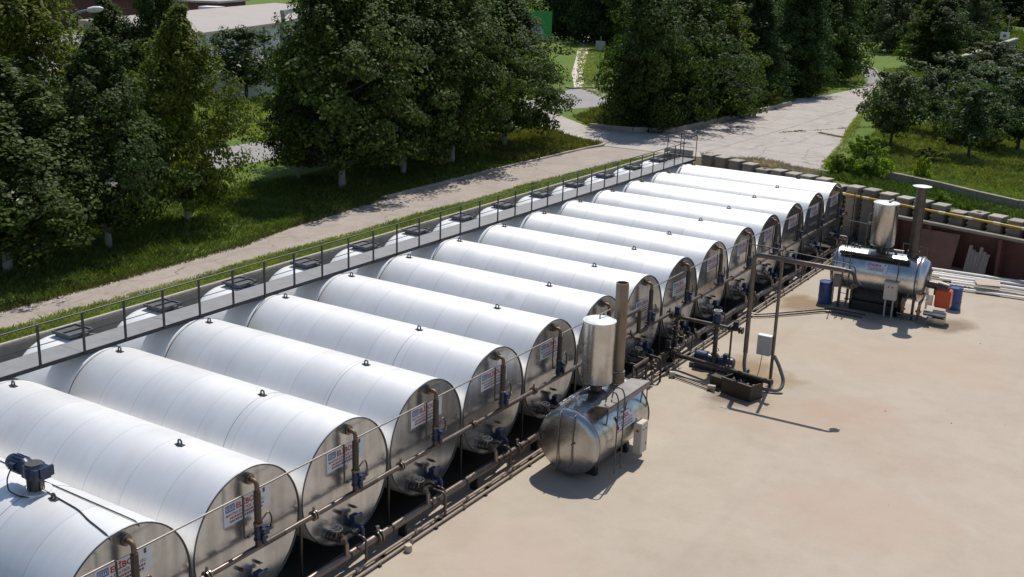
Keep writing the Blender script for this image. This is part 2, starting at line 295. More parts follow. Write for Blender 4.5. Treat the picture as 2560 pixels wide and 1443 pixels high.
# ------------------------------------------------------------------ mesh builder
def basis(d):
    d = Vector(d).normalized()
    a = Vector((0, 0, 1)) if abs(d.z) < 0.95 else Vector((0, 1, 0))
    u = d.cross(a).normalized(); return d, u, d.cross(u).normalized()
class MB:
    def __init__(s): s.v = []; s.f = []; s.m = []
    def add(s, vs_, fs_, m=0):
        o = len(s.v); s.v += [tuple(v) for v in vs_]
        for f in fs_: s.f.append(tuple(i+o for i in f)); s.m.append(m)
        return s
    def box(s, c, size, rot=None, m=0):
        c = Vector(c); h = Vector(size)/2; rot = rot or Matrix.Identity(3)
        vs_ = [c + rot @ Vector((x*h.x, y*h.y, z*h.z)) for x in (-1, 1) for y in (-1, 1) for z in (-1, 1)]
        return s.add(vs_, [(0, 1, 3, 2), (4, 6, 7, 5), (0, 4, 5, 1), (2, 3, 7, 6), (0, 2, 6, 4), (1, 5, 7, 3)], m)
    def frust(s, c, size, top, h, m=0):
        x, y = size[0]/2, size[1]/2; a, b = top[0]/2, top[1]/2; c = Vector(c)
        vs_ = [c+Vector(q) for q in ((-x, -y, 0), (x, -y, 0), (x, y, 0), (-x, y, 0), (-a, -b, h), (a, -b, h), (a, b, h), (-a, b, h))]
        return s.add(vs_, [(3, 2, 1, 0), (4, 5, 6, 7), (0, 1, 5, 4), (1, 2, 6, 5), (2, 3, 7, 6), (3, 0, 4, 7)], m)
    def cyl(s, p0, p1, r0, r1=None, n=16, caps=True, m=0):
        r1 = r0 if r1 is None else r1; p0 = Vector(p0); p1 = Vector(p1); d, u, v = basis(p1-p0)
        vs_ = []
        for p, r in ((p0, r0), (p1, r1)):
            vs_ += [p+(u*math.cos(2*math.pi*k/n)+v*math.sin(2*math.pi*k/n))*r for k in range(n)]
        fs_ = [(k, (k+1) % n, n+(k+1) % n, n+k) for k in range(n)]
        if caps: fs_ += [tuple(range(n-1, -1, -1)), tuple(range(n, 2*n))]
        return s.add(vs_, fs_, m)
    def lathe(s, p0, axis, prof, n=24, m=0):       # prof: (distance along the axis, radius)
        p0 = Vector(p0); d, u, v = basis(axis); vs_ = []; fs_ = []
        for t, r in prof:
            vs_ += [p0+d*t+(u*math.cos(2*math.pi*k/n)+v*math.sin(2*math.pi*k/n))*max(r, 1e-4) for k in range(n)]
        for j in range(len(prof)-1):
            fs_ += [(j*n+k, j*n+(k+1) % n, (j+1)*n+(k+1) % n, (j+1)*n+k) for k in range(n)]
        return s.add(vs_, fs_, m)
    def ring(s, c, axis, R0, r, n=48, k=8, m=0):
        c = Vector(c); d, u, v = basis(axis); vs_ = []; fs_ = []
        for i in range(n):
            a = 2*math.pi*i/n; e = u*math.cos(a)+v*math.sin(a)
            for j in range(k):
                b = 2*math.pi*j/k; vs_.append(c+e*(R0+r*math.cos(b))+d*(r*math.sin(b)))
        for i in range(n):
            for j in range(k): fs_.append((i*k+j, ((i+1) % n)*k+j, ((i+1) % n)*k+(j+1) % k, i*k+(j+1) % k))
        return s.add(vs_, fs_, m)
    def tube(s, pts, r, n=10, bend=None, m=0, taper=None, seg=5):
        pts = [Vector(p) for p in pts]
        if bend:
            q = [pts[0]]
            for a, b, c in zip(pts, pts[1:], pts[2:]):
                d0 = (a-b); d1 = (c-b); k = min(bend, d0.length*0.49, d1.length*0.49)
                A = b+d0.normalized()*k; Cc = b+d1.normalized()*k
                for t in range(seg+1):
                    t = t/seg; q.append(A*(1-t)**2+b*2*t*(1-t)+Cc*t*t)
            q.append(pts[-1]); pts = q
        rad = [r]*len(pts) if taper is None else [r+(taper-r)*i/(len(pts)-1) for i in range(len(pts))]
        vs_ = []; u = None
        for i, p in enumerate(pts):
            d = (pts[min(i+1, len(pts)-1)]-pts[max(i-1, 0)]).normalized()
            if u is None: _, u, _ = basis(d)
            u = (u-d*u.dot(d)).normalized(); v = d.cross(u)
            vs_ += [p+(u*math.cos(2*math.pi*k/n)+v*math.sin(2*math.pi*k/n))*rad[i] for k in range(n)]
        fs_ = []
        for j in range(len(pts)-1):
            fs_ += [(j*n+k, j*n+(k+1) % n, (j+1)*n+(k+1) % n, (j+1)*n+k) for k in range(n)]
        fs_ += [tuple(range(n-1, -1, -1)), tuple(range((len(pts)-1)*n, len(pts)*n))]
        return s.add(vs_, fs_, m)
    def prism(s, poly, origin, ex, ey, ez, h, m=0):   # polygon in (ex, ey) pushed along ez by h
        o = Vector(origin); ex, ey, ez = Vector(ex), Vector(ey), Vector(ez); k = len(poly)
        vs_ = [o+ex*a+ey*b for a, b in poly]+[o+ex*a+ey*b+ez*h for a, b in poly]
        fs_ = [tuple(range(k-1, -1, -1)), tuple(range(k, 2*k))]+[(i, (i+1) % k, k+(i+1) % k, k+i) for i in range(k)]
        return s.add(vs_, fs_, m)
    def build(s, name, mats, parent=None, origin=None, smooth=35, fix=True, bevel=0):
        o0 = Vector(parent['_o']) if parent is not None and '_o' in parent else Vector(origin or (0, 0, 0))
        me = bpy.data.meshes.new(name)
        me.from_pydata([tuple(Vector(v)-o0) for v in s.v], [], s.f)
        mats = mats if isinstance(mats, (list, tuple)) else [mats]
        for x in mats: me.materials.append(x)
        if len(mats) > 1: me.polygons.foreach_set('material_index', s.m)
        if fix:
            b = bmesh.new(); b.from_mesh(me)
            bmesh.ops.recalc_face_normals(b, faces=b.faces)
            if bevel:
                bmesh.ops.bevel(b, geom=[e for e in b.edges if len(e.link_faces) == 2 and e.calc_face_angle(0) > 0.9], offset=bevel, segments=2, affect='EDGES', clamp_overlap=True)
            b.to_mesh(me); b.free()
        if smooth:
            me.shade_smooth(); me.set_sharp_from_angle(angle=R(smooth))
        me.update()
        ob = bpy.data.objects.new(name, me); col.objects.link(ob)
        if parent is not None:
            ob.parent = parent
            if '_o' in parent: ob['_o'] = parent['_o']
        else: ob.location = o0; ob['_o'] = tuple(o0)
        return ob
def tag(o, label, cat, group=None):
    o['label'] = label; o['category'] = cat
    if group: o['group'] = group
    return o
def struct(o, kind='structure'): o['kind'] = kind; return o
def thing(name, label, cat, loc=(0, 0, 0), group=None):
    o = bpy.data.objects.new(name, None); col.objects.link(o); o.location = loc; o['_o'] = tuple(loc); o.empty_display_size = 0.3
    return tag(o, label, cat, group)
kids = {}
def copy_tree(o, parent=None):
    c = o.copy(); col.objects.link(c)
    if parent is not None: c.parent = parent
    for ch in list(o.children): copy_tree(ch, c)
    return c
def gz(x):
    t = min(max((x+6)/15, 0), 1); return 2.9-0.5*t*t*(3-2*t)
XS = [-6+1.5*k for k in range(11)]
def sheet(name, poly, mat, dz, zf=gz):
    b = bmesh.new()
    b.faces.new([b.verts.new((x, y, 0)) for x, y in poly])
    for x in XS:
        bmesh.ops.bisect_plane(b, geom=b.verts[:]+b.edges[:]+b.faces[:], plane_co=(x, 0, 0), plane_no=(1, 0, 0))
    for v in b.verts: v.co.z = zf(v.co.x)+dz
    bmesh.ops.triangulate(b, faces=b.faces[:])
    bmesh.ops.recalc_face_normals(b, faces=b.faces)
    if sum(f.normal.z for f in b.faces) < 0: bmesh.ops.reverse_faces(b, faces=b.faces)
    me = bpy.data.meshes.new(name); b.to_mesh(me); b.free(); me.materials.append(mat)
    o = bpy.data.objects.new(name, me); col.objects.link(o); return struct(o)

# ------------------------------------------------------------------ ground
def wy(x): return 45.6-0.25*x          # front line of the pillar wall
sheet('ground', [(-700, -120), (-11.45, -120), (-11.45, wy(-11.45)+0.5), (16, wy(16)+0.5), (700, wy(16)+0.5), (700, 1600), (-700, 1600)], M['turf'], 0.0)
y_ = MB().add([(-11.6, -120, 0), (90, -120, 0), (90, 60, 0), (-11.6, 60, 0)], [(0, 1, 2, 3)])
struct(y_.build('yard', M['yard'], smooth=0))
def joint(name, pts, w_, seed):
    rng = random.Random(seed); L_ = []; R_ = []
    for (x0, y0), (x1, y1) in zip(pts, pts[1:]):
        d = Vector((x1-x0, y1-y0, 0)); n_ = max(2, int(d.length/.5)); q = Vector((-d.y, d.x, 0)).normalized()
        for k in range(n_):
            p = Vector((x0, y0, 0))+d*(k/n_)+q*rng.uniform(-.05, .05); wd = w_*rng.uniform(.35, 1.2)
            L_.append((p+q*wd)[:2]); R_.append((p-q*wd)[:2])
    b = MB(); n_ = len(L_)
    b.add([(x, y, gz(x)+.0165) for x, y in L_]+[(x, y, gz(x)+.0165) for x, y in R_], [(k, n_+k, n_+k+1, k+1) for k in range(n_-1)])
    struct(b.build(name, M['joint'], smooth=0))
M['joint'] = simple('dirty_joint', (0.20, 0.15, 0.11), (0.30, 0.245, 0.20), 5, 0.9)
joint('expansion_joint', [(-10.1, 50), (-9.9, 58), (-9.75, 66), (-9.9, 78), (-10.2, 92)], .06, 1)
joint('expansion_joint', [(-14.6, 63.6), (-9.8, 63.2), (-5.3, 62.8)], .05, 2)
joint('expansion_joint', [(-14.2, 76), (-9.9, 75.6), (-8.0, 75.4)], .05, 3)
joint('expansion_joint', [(-15.2, 53.2), (-9.9, 53.5), (-3.2, 54)], .045, 6)
joint('crack', [(-7.4, 49.4), (-7.0, 51.5), (-7.9, 55), (-6.9, 58.5), (-7.3, 62)], .03, 4)
joint('crack', [(-13.2, 55.5), (-12.2, 59), (-12.9, 62), (-11.7, 66), (-12.2, 71)], .03, 5)
joint('crack', [(-4.6, 52), (-5.6, 56), (-5.0, 60)], .035, 7)
sheet('road', [(-14.3, -60), (-12.55, -60), (-12.5, 6), (-12.7, 20), (-12.6, 40), (-11.9, 47), (-11.4, 48.4), (-15.5, 48.2), (-15.9, 46.5), (-16.1, 36), (-15.95, 28), (-15.3, 21.3), (-14.9, 19.2), (-14.5, 14), (-14.3, 8)], M['road'], 0.008)
sheet('apron', [(-11.3, 48.55), (-2.6, 48.9+0.2), (-2.4, 50), (-2.9, 53), (-4.3, 60), (-5.6, 66), (-8.3, 78), (-10.7, 88), (-13.3, 100), (-14.0, 96), (-14.3, 90), (-15.3, 83), (-14.4, 78), (-14.8, 66), (-15.0, 57), (-17, 55.0), (-20, 54.6), (-23.3, 57.4), (-26.2, 60), (-23.4, 53.2), (-20.5, 50.9), (-17, 49.2), (-15.6, 48.35)], M['apron'], 0.012)
sheet('side_road', [(-24.2, 56.2), (-26.5, 60.2), (-25.2, 64.5), (-25.6, 70), (-27.5, 80), (-33.6, 82), (-32.6, 74.5), (-31.4, 68), (-31.4, 40), (-31.4, -40), (-26.8, -40), (-26.8, 40), (-26.0, 52)], M['asphalt'], 0.006)
sheet('footpath', [(-33.0, 75.6), (-31.7, 75.0), (-38.4, 87.0), (-45.8, 101.0), (-69, 146), (-70.6, 145), (-47.6, 102), (-39.9, 87.4)], M['path'], 0.010)
sheet('garden_path', [(-14.0, 98), (-13.2, 99), (-14.4, 106), (-18.6, 119), (-24.5, 130), (-26.4, 130), (-20.4, 119), (-15.6, 106)], M['asphalt'], 0.007)
sheet('forecourt', [(-100, 15), (-46.8, 15), (-47.4, 48), (-62, 62), (-82, 104), (-110, 104)], M['asphalt'], 0.005)

# kerbs
def kerb(name, pts, w_, h, label, mat='kerb', cat='kerb', zoff=0.0):
    b = MB()
    for a, c in zip(pts, pts[1:]):
        A = Vector((a[0], a[1], gz(a[0])+zoff)); Cc = Vector((c[0], c[1], gz(c[0])+zoff)); d = Cc-A; n_ = max(1, int(d.length/1.2))
        for k in range(n_):
            p = A+d*((k+0.5)/n_); ang = math.atan2(d.y, d.x)
            rot = Matrix.Rotation(ang+random.uniform(-.01, .01), 3, 'Z') @ Matrix.Rotation(-math.atan2(d.z, d.xy.length), 3, 'Y')
            b.box(p+Vector((0, 0, h/2-0.06+random.uniform(-.012, .012))), (d.length/n_-0.012, w_, h+0.1), rot)
    o = b.build(name, M[mat], origin=(pts[0][0], pts[0][1], gz(pts[0][0])), smooth=0, bevel=0.012)
    return tag(o, label, cat)
random.seed(5)
kerb('kerb', [(-16.02, 27.5), (-16.2, 36), (-16.0, 46.4), (-15.75, 48.25), (-16.1, 49.3)], 0.18, 0.10, 'long low kerb between the dusty road and the row of limewashed trees')
kerb('kerb', [(-20, 54.5), (-17, 54.9), (-14.9, 57), (-14.6, 66), (-14.2, 78)], 0.22, 0.32, 'tall kerb edging the dense tree clump beside the concrete apron')
kerb('kerb', [(-33.4, 74.9), (-32.6, 74.5), (-31.5, 77.3), (-28, 80.2)], 0.2, 0.14, 'curved kerb where the pale path meets the side road')
kerb('low_wall', [(0.6, 50.35), (3.6, 49.9), (5.6, 49.1), (7.7, 48.3), (16, 45.6)], 0.28, 0.42, 'low concrete wall along the meadow behind the pillar row', 'pillar', 'wall')
kerb('kerb', [(-13.5, 104.1), (-18.5, 119), (-24.3, 130)], 0.22, 0.2, 'far kerb on the lawn side of the narrow garden path')

rng = random.Random(77); b = MB()
for k in range(28):
    x, y = rng.uniform(1.2, 12), rng.uniform(4, 42); s_ = rng.uniform(.006, .02)
    b.frust((x, y, 0), (s_*2.4, s_*2), (s_*1.3, s_), s_*1.1)
struct(b.build('grit', M['debris'], smooth=0), 'stuff')
# ------------------------------------------------------------------ retaining wall on the road side
t = thing('retaining_wall', 'grey concrete retaining wall with pale coping behind the walkway', 'wall', (-11.55, 20, 0))
b = MB()
for k in range(10):
    y0 = -14+k*6.3; b.box((-11.55, y0+3.15, 1.46), (0.28, 6.285, 2.92))
b.build('wall_panel', M['wall_conc'], t, smooth=0, bevel=0.01)
b = MB(); b.box((-11.5, 17.3, 2.965), (0.13, 63, 0.09)); b.box((-11.0, 48.9, 1.6), (1.7, 0.22, 3.2))
b.build('coping', M['coping'], t, smooth=0, bevel=0.015)

# ------------------------------------------------------------------ pillar wall at the far end
dw = Vector((1, -0.25, 0)).normalized(); nw = Vector((-0.25, -1, 0)).normalized()
t = thing('pillar_wall', 'row of squat square concrete pillars closing the far end of the yard', 'wall', (0, 46.2, 0))
random.seed(11)
rotw = Matrix((dw, -nw, Vector((0, 0, 1)))).transposed()
sp = 0.90
for k in range(27):
    x = -8.9+k*sp; h = 2.83-0.034*x+random.uniform(-.035, .035)
    if k in (4, 9, 16): h -= 0.16
    p = Vector((x, wy(x), 0))-nw*0.45
    b = MB()
    r2 = rotw @ Matrix.Rotation(random.uniform(-.05, .05), 3, 'Z')
    b.box(p+Vector((0, 0, h/2)), (0.62, 0.74, h), r2)
    for sx_ in (-0.345,):                                # ribbed concrete keys on the flank
        for q in range(int(h/0.22)):
            b.box(p+r2 @ Vector((sx_, -0.30, 0.15+q*0.22)), (0.07, 0.12, 0.10), r2)
    pl = b.build('pillar', M['pillar'], t, smooth=0, bevel=0.02)
    b = MB()
    if k in (4, 17):
        for ox, oy, wx, wy_ in ((-.24, 0, .24, .84), (.24, 0, .24, .84), (0, .28, .235, .28), (0, -.28, .235, .28)):
            b.box(p+r2 @ Vector((ox, oy, h+0.042)), (wx, wy_, 0.08), r2)
    else: b.box(p+Vector((0, 0, h+0.042)), (0.68, 0.80, 0.07), r2)
    c = b.build('pillar_cap', M['pillar_top'], t, smooth=0, bevel=0.012); c.parent = pl
b = MB(); p = Vector((0.5, wy(0.5), 1.2))-nw*1.0
b.box(p+dw*2.0, (25.5, 0.12, 2.4), rotw); b.build('infill_panel', M['infill'], t, smooth=0)
# weathered debris strip behind the pillars
# yellow gas pipe
b = MB(); a0 = Vector((-0.6, wy(-0.6), 2.5))+nw*0.13; a1 = Vector((15, wy(15), 2.36))+nw*0.13
b.cyl(a0, a1, 0.062, n=12)
for k in range(12):
    p = a0.lerp(a1, (k+0.12)/12); d = (a1-a0).normalized(); b.cyl(p, p+d*0.34, 0.075, n=12, m=1)
    q = a0.lerp(a1, (k+0.6)/12); b.box(q+Vector((0, 0, -.1))-nw*0.05, (0.05, 0.16, 0.08), rotw, 2)
tag(b.build('gas_pipe', [M['yellow'], M['yellow_pale'], M['pillar']], origin=a0), 'yellow gas pipe with pale sleeves fixed along the concrete pillars', 'pipe')
t = thing('pole_frame', 'pair of thin dark poles standing behind the farthest tank front', 'poles', (0.5, 45.0, 0))
for q in (0, .32):
    b = MB(); b.cyl((0.45+q, 45.02-q*.25, 0), (0.45+q, 45.02-q*.25, 2.75), .025, n=8); b.build('pole', M['pipe_dark'], t)
b = MB()
for z_ in (.9, 1.9): b.cyl((0.45, 45.02, z_), (0.77, 44.94, z_), .016, n=6)
b.build('crossbar', M['pipe_dark'], t)
# concrete beam over the red recess
t = thing('concrete_shelf', 'weathered concrete beam shelf over a dark red recess by the pillar wall', 'shelf', (6, 43.6, 0))
b = MB(); o_ = Vector((9.2, wy(9.2), 2.0))+nw*0.72
b.box(o_+nw*.08, (12.9, 0.34, 0.13), rotw)
b.build('beam', M['pillar'], t, smooth=0, bevel=0.02)
b = MB(); q = Vector((9.2, wy(9.2), 0.96))+nw*0.2
b.box(q, (12.7, 0.12, 1.9), rotw); b.build('back_panel', M['red_rust'], t, smooth=0)
for s_ in (-6.3, -4.55, -1.1, 2.3):
    b = MB(); b.box(o_+dw*s_+Vector((0, 0, -1.05)), (0.16, 0.5, 1.92), rotw); b.build('support', M['red_rust'], t, smooth=0, bevel=0.01)
# leaning rusty sheet, wooden panel
def lean(name, x0, x1, zt, dep, mat, label, cat, thick=0.03, base=0.95, slats=0):
    b = MB(); A = Vector((x0, wy(x0), 0))+nw*(base+dep); B = Vector((x1, wy(x1), 0))+nw*(base+dep)
    up = (-nw*dep+Vector((0, 0, zt))); nn = (B-A).cross(up).normalized(); L = (B-A).length; d = (B-A).normalized()
    if slats:
        for k in range(slats):
            w0 = L/slats; o = A+d*(k*w0); hh = 1.0 - 0.13*((k*7) % 3)
            b.prism([(0, 0), (w0-0.012, 0), (w0-0.012, hh), (0, hh)], o, d, up, nn, thick)
        for f in (0.2, 0.75): b.prism([(0, 0), (L, 0), (L, .06), (0, .06)], A+up*f-nn*0.03, d, up, nn, 0.029)
    else: b.prism([(0, 0), (L, 0.02), (L-.06, 1), (0.1, 0.97)], A, d, up, nn, thick)
    return tag(b.build(name, M[mat], origin=(A+B)/2, smooth=0), label, cat)
lean('rusty_sheet', 4.25, 6.35, 1.75, 0.75, 'rust_sheet', 'large rusty steel sheet leaning against the concrete shelf', 'metal sheet')
lean('wooden_panel', 6.75, 7.75, 1.35, 0.4, 'wood', 'grey weathered slatted wooden panel leaning in the red recess', 'panel', 0.025, 0.85, 6)
b = MB(); A = Vector((3.9, wy(3.9), 0.95))+nw*1.5
b.tube([A+Vector((0, 0, 0)), A+dw*1.25, A+dw*1.25+Vector((0, 0, -0.95))], 0.022, 8, 0.04); b.tube([A, A+Vector((0, 0, -.95))], 0.022, 8)
tag(b.build('pipe_rail', M['rod'], origin=A-Vector((0, 0, .95))), 'thin bent pipe rail standing before the rusty sheet', 'rail')

# ------------------------------------------------------------------ walkway along the tank backs
t = thing('walkway', 'long grey steel walkway with dark railing across the tank backs', 'walkway', (-8.7, 20, 0))
ZD = 3.45
b = MB()
for k in range(17):
    y0 = -6.6+k*3.02; b.box((-8.68, y0+1.51, ZD-0.012), (0.88, 3.008, 0.03))
b.build('deck', M['deck'], t, smooth=0)
b = MB(); b.box((-8.235, 19.1, ZD-0.05), (0.03, 51.4, 0.10)); b.box((-9.125, 19.1, ZD-0.05), (0.03, 51.4, 0.10))
b.build('edge_beam', M['railing'], t, smooth=0)
for k in range(16):
    y0 = -3.079+k*3.079
    b = MB(); b.box((-8.68, y0, ZD-0.075), (0.86, 0.07, 0.09)); b.box((-8.68, y0, ZD-0.16), (0.5, 0.07, 0.10))
    b.build('bracket', M['railing'], t, smooth=0)
for k in range(38):
    y0 = 4.24-1.3*6+1.3*k
    if y0 > 43.2: break
    b = MB(); b.box((-8.205, y0, ZD+0.49), (0.03, 0.065, 1.09)); b.build('post', M['railing'], t, smooth=0)
b = MB(); b.cyl((-8.205, -5, ZD+1.05), (-8.205, 43.3, ZD+1.05), 0.022, n=8); b.build('top_rail', M['railing'], t)
b = MB(); b.cyl((-8.205, -5, ZD+0.52), (-8.205, 43.3, ZD+0.52), 0.011, n=6); b.build('mid_rail', M['railing'], t)
b = MB()
g0, g1, zt = 43.0, 44.7, ZD+1.32
b.tube([(-8.2, g0, ZD), (-8.2, g0, zt), (-8.2, g1, zt), (-8.2, g1, ZD)], 0.024, 8, 0.05)
b.tube([(-9.12, g0, ZD), (-9.12, g0, zt), (-9.12, g1, zt), (-9.12, g1, ZD)], 0.024, 8, 0.05)
b.cyl((-8.2, g1, zt), (-9.12, g1, zt), 0.02, n=8); b.cyl((-8.2, g1, ZD+.6), (-9.12, g1, ZD+.6), 0.014, n=8); b.cyl((-8.2, g0, zt), (-9.12, g0, zt), 0.02, n=8)
b.build('end_guard', M['railing'], t)

# ------------------------------------------------------------------ storage tanks
ZC = 1.9; PIT = 3.079; LT = 8.0
def text_mesh(txt, size, width=None, bold=0.0):
    cu = bpy.data.curves.new('lettering', 'FONT'); cu.body = txt; cu.size = size; cu.align_x = 'LEFT'; cu.resolution_u = 2; cu.offset = bold
    ob = bpy.data.objects.new('lettering', cu); col.objects.link(ob)
    dg = bpy.context.evaluated_depsgraph_get(); me = bpy.data.meshes.new_from_object(ob.evaluated_get(dg))
    bpy.data.objects.remove(ob); bpy.data.curves.remove(cu)
    xs = [v.co.x for v in me.vertices]; x0, x1 = min(xs), max(xs)
    k = width/(x1-x0) if width else 1.0
    vs_ = [((v.co.x-x0)*k, v.co.y) for v in me.vertices]; fs_ = [tuple(p.vertices) for p in me.polygons]
    bpy.data.meshes.remove(me); return vs_, fs_
def sign_parts(parent, org, ex, ey, W_, H_, rotate=0):
    """white board with logo box, name and small print; ex runs along the writing"""
    org, ex, ey = Vector(org), Vector(ex).normalized(), Vector(ey).normalized(); en = ex.cross(ey)
    b = MB(); b.prism([(0, 0), (W_, 0), (W_, H_), (0, H_)], org, ex, ey, en, 0.006)
    sg = b.build('sign', M['sign'], parent, smooth=0)
    def put(txt, x, y, size, width, mat, name, bold=0.0):
        vs_, fs_ = text_mesh(txt, size, width, bold)
        b = MB(); b.add([org+ex*(x+u)+ey*(y+v)+en*0.0085 for u, v in vs_], fs_)
        o = b.build(name, M[mat], sg, smooth=0, fix=False)
    k = W_/1.28; s = H_/0.49
    put('EL\u0130BOL', 0.34*k, 0.305*s, 0.17*s, 0.60*k, 'sign_red', 'name_lettering', 0.006)
    put('MAK\u0130NA ELEKTR\u0130K SAN. T\u0130C.', 0.06*k, 0.205*s, 0.075*s, 1.08*k, 'sign_ink', 'line_lettering', 0.001)
    b = MB()                                                   # rows of small print, too small to read
    rng = random.Random(3)
    for yy, x0, x1, mi in ((0.125, 0.16, 1.10, 0), (0.05, 0.16, 1.05, 1)):
        x = x0
        while x < x1:
            w_ = rng.uniform(0.02, 0.05); b.prism([(x*k, yy*s), ((x+w_)*k, yy*s), ((x+w_)*k, (yy+0.045)*s), (x*k, (yy+0.045)*s)], org+en*0.0065, ex, ey, en, 0.002, mi); x += w_+0.016
    b.prism([(1.09*k, .36*s), (1.15*k, .36*s), (1.15*k, .46*s), (1.09*k, .46*s)], org+en*0.0065, ex, ey, en, 0.002, 1)
    b.build('small_print', [M['sign_red'], M['sign_ink']], sg, smooth=0)
    b = MB()                                                   # outlined logo box with the joined letters
    def rect(x0, y0, x1, y1): b.prism([(x0*k, y0*s), (x1*k, y0*s), (x1*k, y1*s), (x0*k, y1*s)], org+en*0.0065, ex, ey, en, 0.002)
    rect(.05, .30, .30, .325); rect(.05, .425, .30, .45); rect(.05, .325, .07, .425); rect(.28, .325, .30, .425)
    for yy in (.34, .368, .396): rect(.085, yy, .155, yy+.016)
    for xx in (.165, .205, .245): rect(xx, .34, xx+.018, .412)
    rect(.183, .398, .245, .412)
    b.build('logo', M['sign_blue'], sg, smooth=0)
    return sg
def tank_proto():
    t = thing('storage_tank', 'x', 'storage tank', (-4, 0, 0), 'white storage tanks in a row')
    X = Vector((1, 0, 0))
    b = MB(); b.lathe((-LT, 0, ZC), X, [(LT*k/20, 1.5) for k in range(21)], 72)
    b.lathe((-LT, 0, ZC), X, [(0, 1.5), (0.0, 1.28)], 72)
    b.build('shell', M['shell'], t, smooth=50)
    b = MB(); b.ring((-2.95+0.42, 0, ZC), X, 1.499, 0.006, 72, 6)
    b.build('seam', M['rim'], t)
    b = MB(); b.lathe((0, 0, ZC), X, [(-0.012, 0.0), (-0.012, 0.4), (-0.012, 0.8), (-0.012, 1.2), (-0.012, 1.487)], 72); b.build('end_plate', M['plate'], t, smooth=50)
    b = MB(); b.ring((0.0, 0, ZC), X, 1.492, 0.017, 72, 8); b.build('front_rim', M['rim'], t)
    b = MB(); b.ring((-LT, 0, ZC), X, 1.494, 0.016, 72, 8); b.build('rear_rim', M['rim'], t)
    b = MB(); b.lathe((-LT-0.002, 0, ZC), X, [(0, 1.45), (-2.2, 1.45), (-2.45, 1.36), (-2.64, 1.07), (-2.74, 0.55), (-2.76, 0)], 56); b.build('rear_drum', M['drum_white'], t, smooth=50)
    b = MB(); zt = ZC+1.44                                       # hatch on the rear drum
    HX, HY = -9.78, 0.22
    b.box((HX, HY, zt+0.10), (0.72, 0.78, 0.045)); b.box((HX, HY, zt-0.02), (0.60, 0.66, 0.23))
    for yy in (-.37, .37): b.box((HX, HY+yy, zt+0.142), (0.76, 0.035, 0.045))
    for xx in (-.36, 0, .36): b.box((HX+xx, HY, zt+0.144), (0.035, 0.70, 0.045))
    b.box((HX+.42, HY+.1, zt+0.08), (0.10, 0.12, 0.12)); b.tube([(HX+.42, HY+.1, zt+.08), (HX+.5, HY+.3, zt+.06), (HX+.5, HY+.62, zt-.06)], .022, 8, .05); b.box((HX+.1, HY+.44, zt+.07), (.14, .1, .12))
    b.build('hatch', M['hatch'], t, smooth=0)
    for x in (-1.95, -7.62):
        b = MB(); b.box((x, 0, ZC+1.508), (0.22, 0.10, 0.02))
        b.tube([(x-.055, 0, ZC+1.5), (x-.045, 0, ZC+1.62), (x+.045, 0, ZC+1.62), (x+.055, 0, ZC+1.5)], 0.02, 8, 0.05)
        b.build('lifting_lug', M['rim'], t)
    for x in (-1.2, -6.7):
        poly = [(-1.15, 0), (1.15, 0), (1.15, 0.5)]+[(1.49*math.sin(a), ZC-1.49*math.cos(a)) for a in [R(46-92*k/12) for k in range(13)]]+[(-1.15, 0.5)]
        b = MB(); b.prism(poly, (x-.12, 0, 0), (0, 1, 0), (0, 0, 1), (1, 0, 0), 0.24); b.build('saddle', M['black'], t, smooth=0)
    sign_parts(t, (-0.008, -0.67, ZC+0.44), (0, 1, 0), (0, 0, 1), 1.28, 0.49)
    # filling riser with rusty elbow, blue valve
    b = MB(); b.cyl((0.26, 0.0, 2.98), (0.26, 0.0, 2.27), 0.074, n=16); b.build('riser_pipe', M['riser'], t)
    b = MB(); b.tube([(-0.01, 0.0, 3.19), (0.26, 0.0, 3.19), (0.26, 0.0, 2.96)], 0.05, 12, 0.16); b.build('elbow', M['rust_elbow'], t)
    b = MB(); b.cyl((-0.012, 0.0, 3.19), (0.05, 0.0, 3.19), 0.12, n=20); b.cyl((0.07, 0, 3.19), (0.10, 0, 3.19), 0.11, n=20); b.build('nozzle_flange', M['flange'], t)
    b = MB()
    b.cyl((0.26, 0, 2.27), (0.26, 0, 2.23), 0.10, n=16, m=1); b.cyl((0.26, 0, 1.92), (0.26, 0, 1.88), 0.10, n=16)
    b.cyl((0.26, 0, 2.23), (0.26, 0, 1.92), 0.085, n=14); b.box((0.30, 0.10, 2.06), (0.17, 0.20, 0.16)); b.cyl((0.3, 0.2, 2.06), (0.3, 0.34, 2.06), 0.06, n=12)
    b.cyl((0.40, 0.02, 2.02), (0.40, 0.02, 1.84), 0.05, n=12); b.box((0.42, 0.0, 2.15), (0.10, 0.09, 0.07))
    for a in range(6): b.cyl((0.26+.085*math.cos(a), .085*math.sin(a), 2.29), (0.26+.085*math.cos(a), .085*math.sin(a), 2.2), 0.011, n=6, m=1)
    b.build('valve', [M['blue'], M['flange']], t)
    b = MB(); b.tube([(0.3, 0.03, 2.30), (0.3, 0.27, 2.44), (0.32, 0.33, 2.30), (0.33, 0.32, 2.1)], 0.018, 8, 0.09); b.cyl((.33, .32, 2.16), (.33, .32, 2.06), .035, n=10, m=1)
    b.build('steam_loop', [M['pipe_dark'], M['flange']], t)
    b = MB(); b.cyl((0.26, 0, 1.9), (0.26, 0, 1.74), 0.075, n=14); b.build('header_branch', M['pipe_dark'], t)
    b = MB(); b.tube([(0.27, -0.52, 3.04), (0.27, -0.40, 3.04), (0.27, -0.40, 2.08), (0.27, -0.1, 2.08)], 0.021, 8, 0.07)
    b.cyl((.27, -.30, 2.08), (.27, -.20, 2.08), .036, n=10, m=1); b.build('steam_drop', [M['pipe_dark'], M['flange']], t)
    b = MB(); b.cyl((0.27, -PIT+0.05, 3.04), (0.27, -0.51, 3.04), 0.021, n=8); b.build('steam_feed', M['rod'], t)
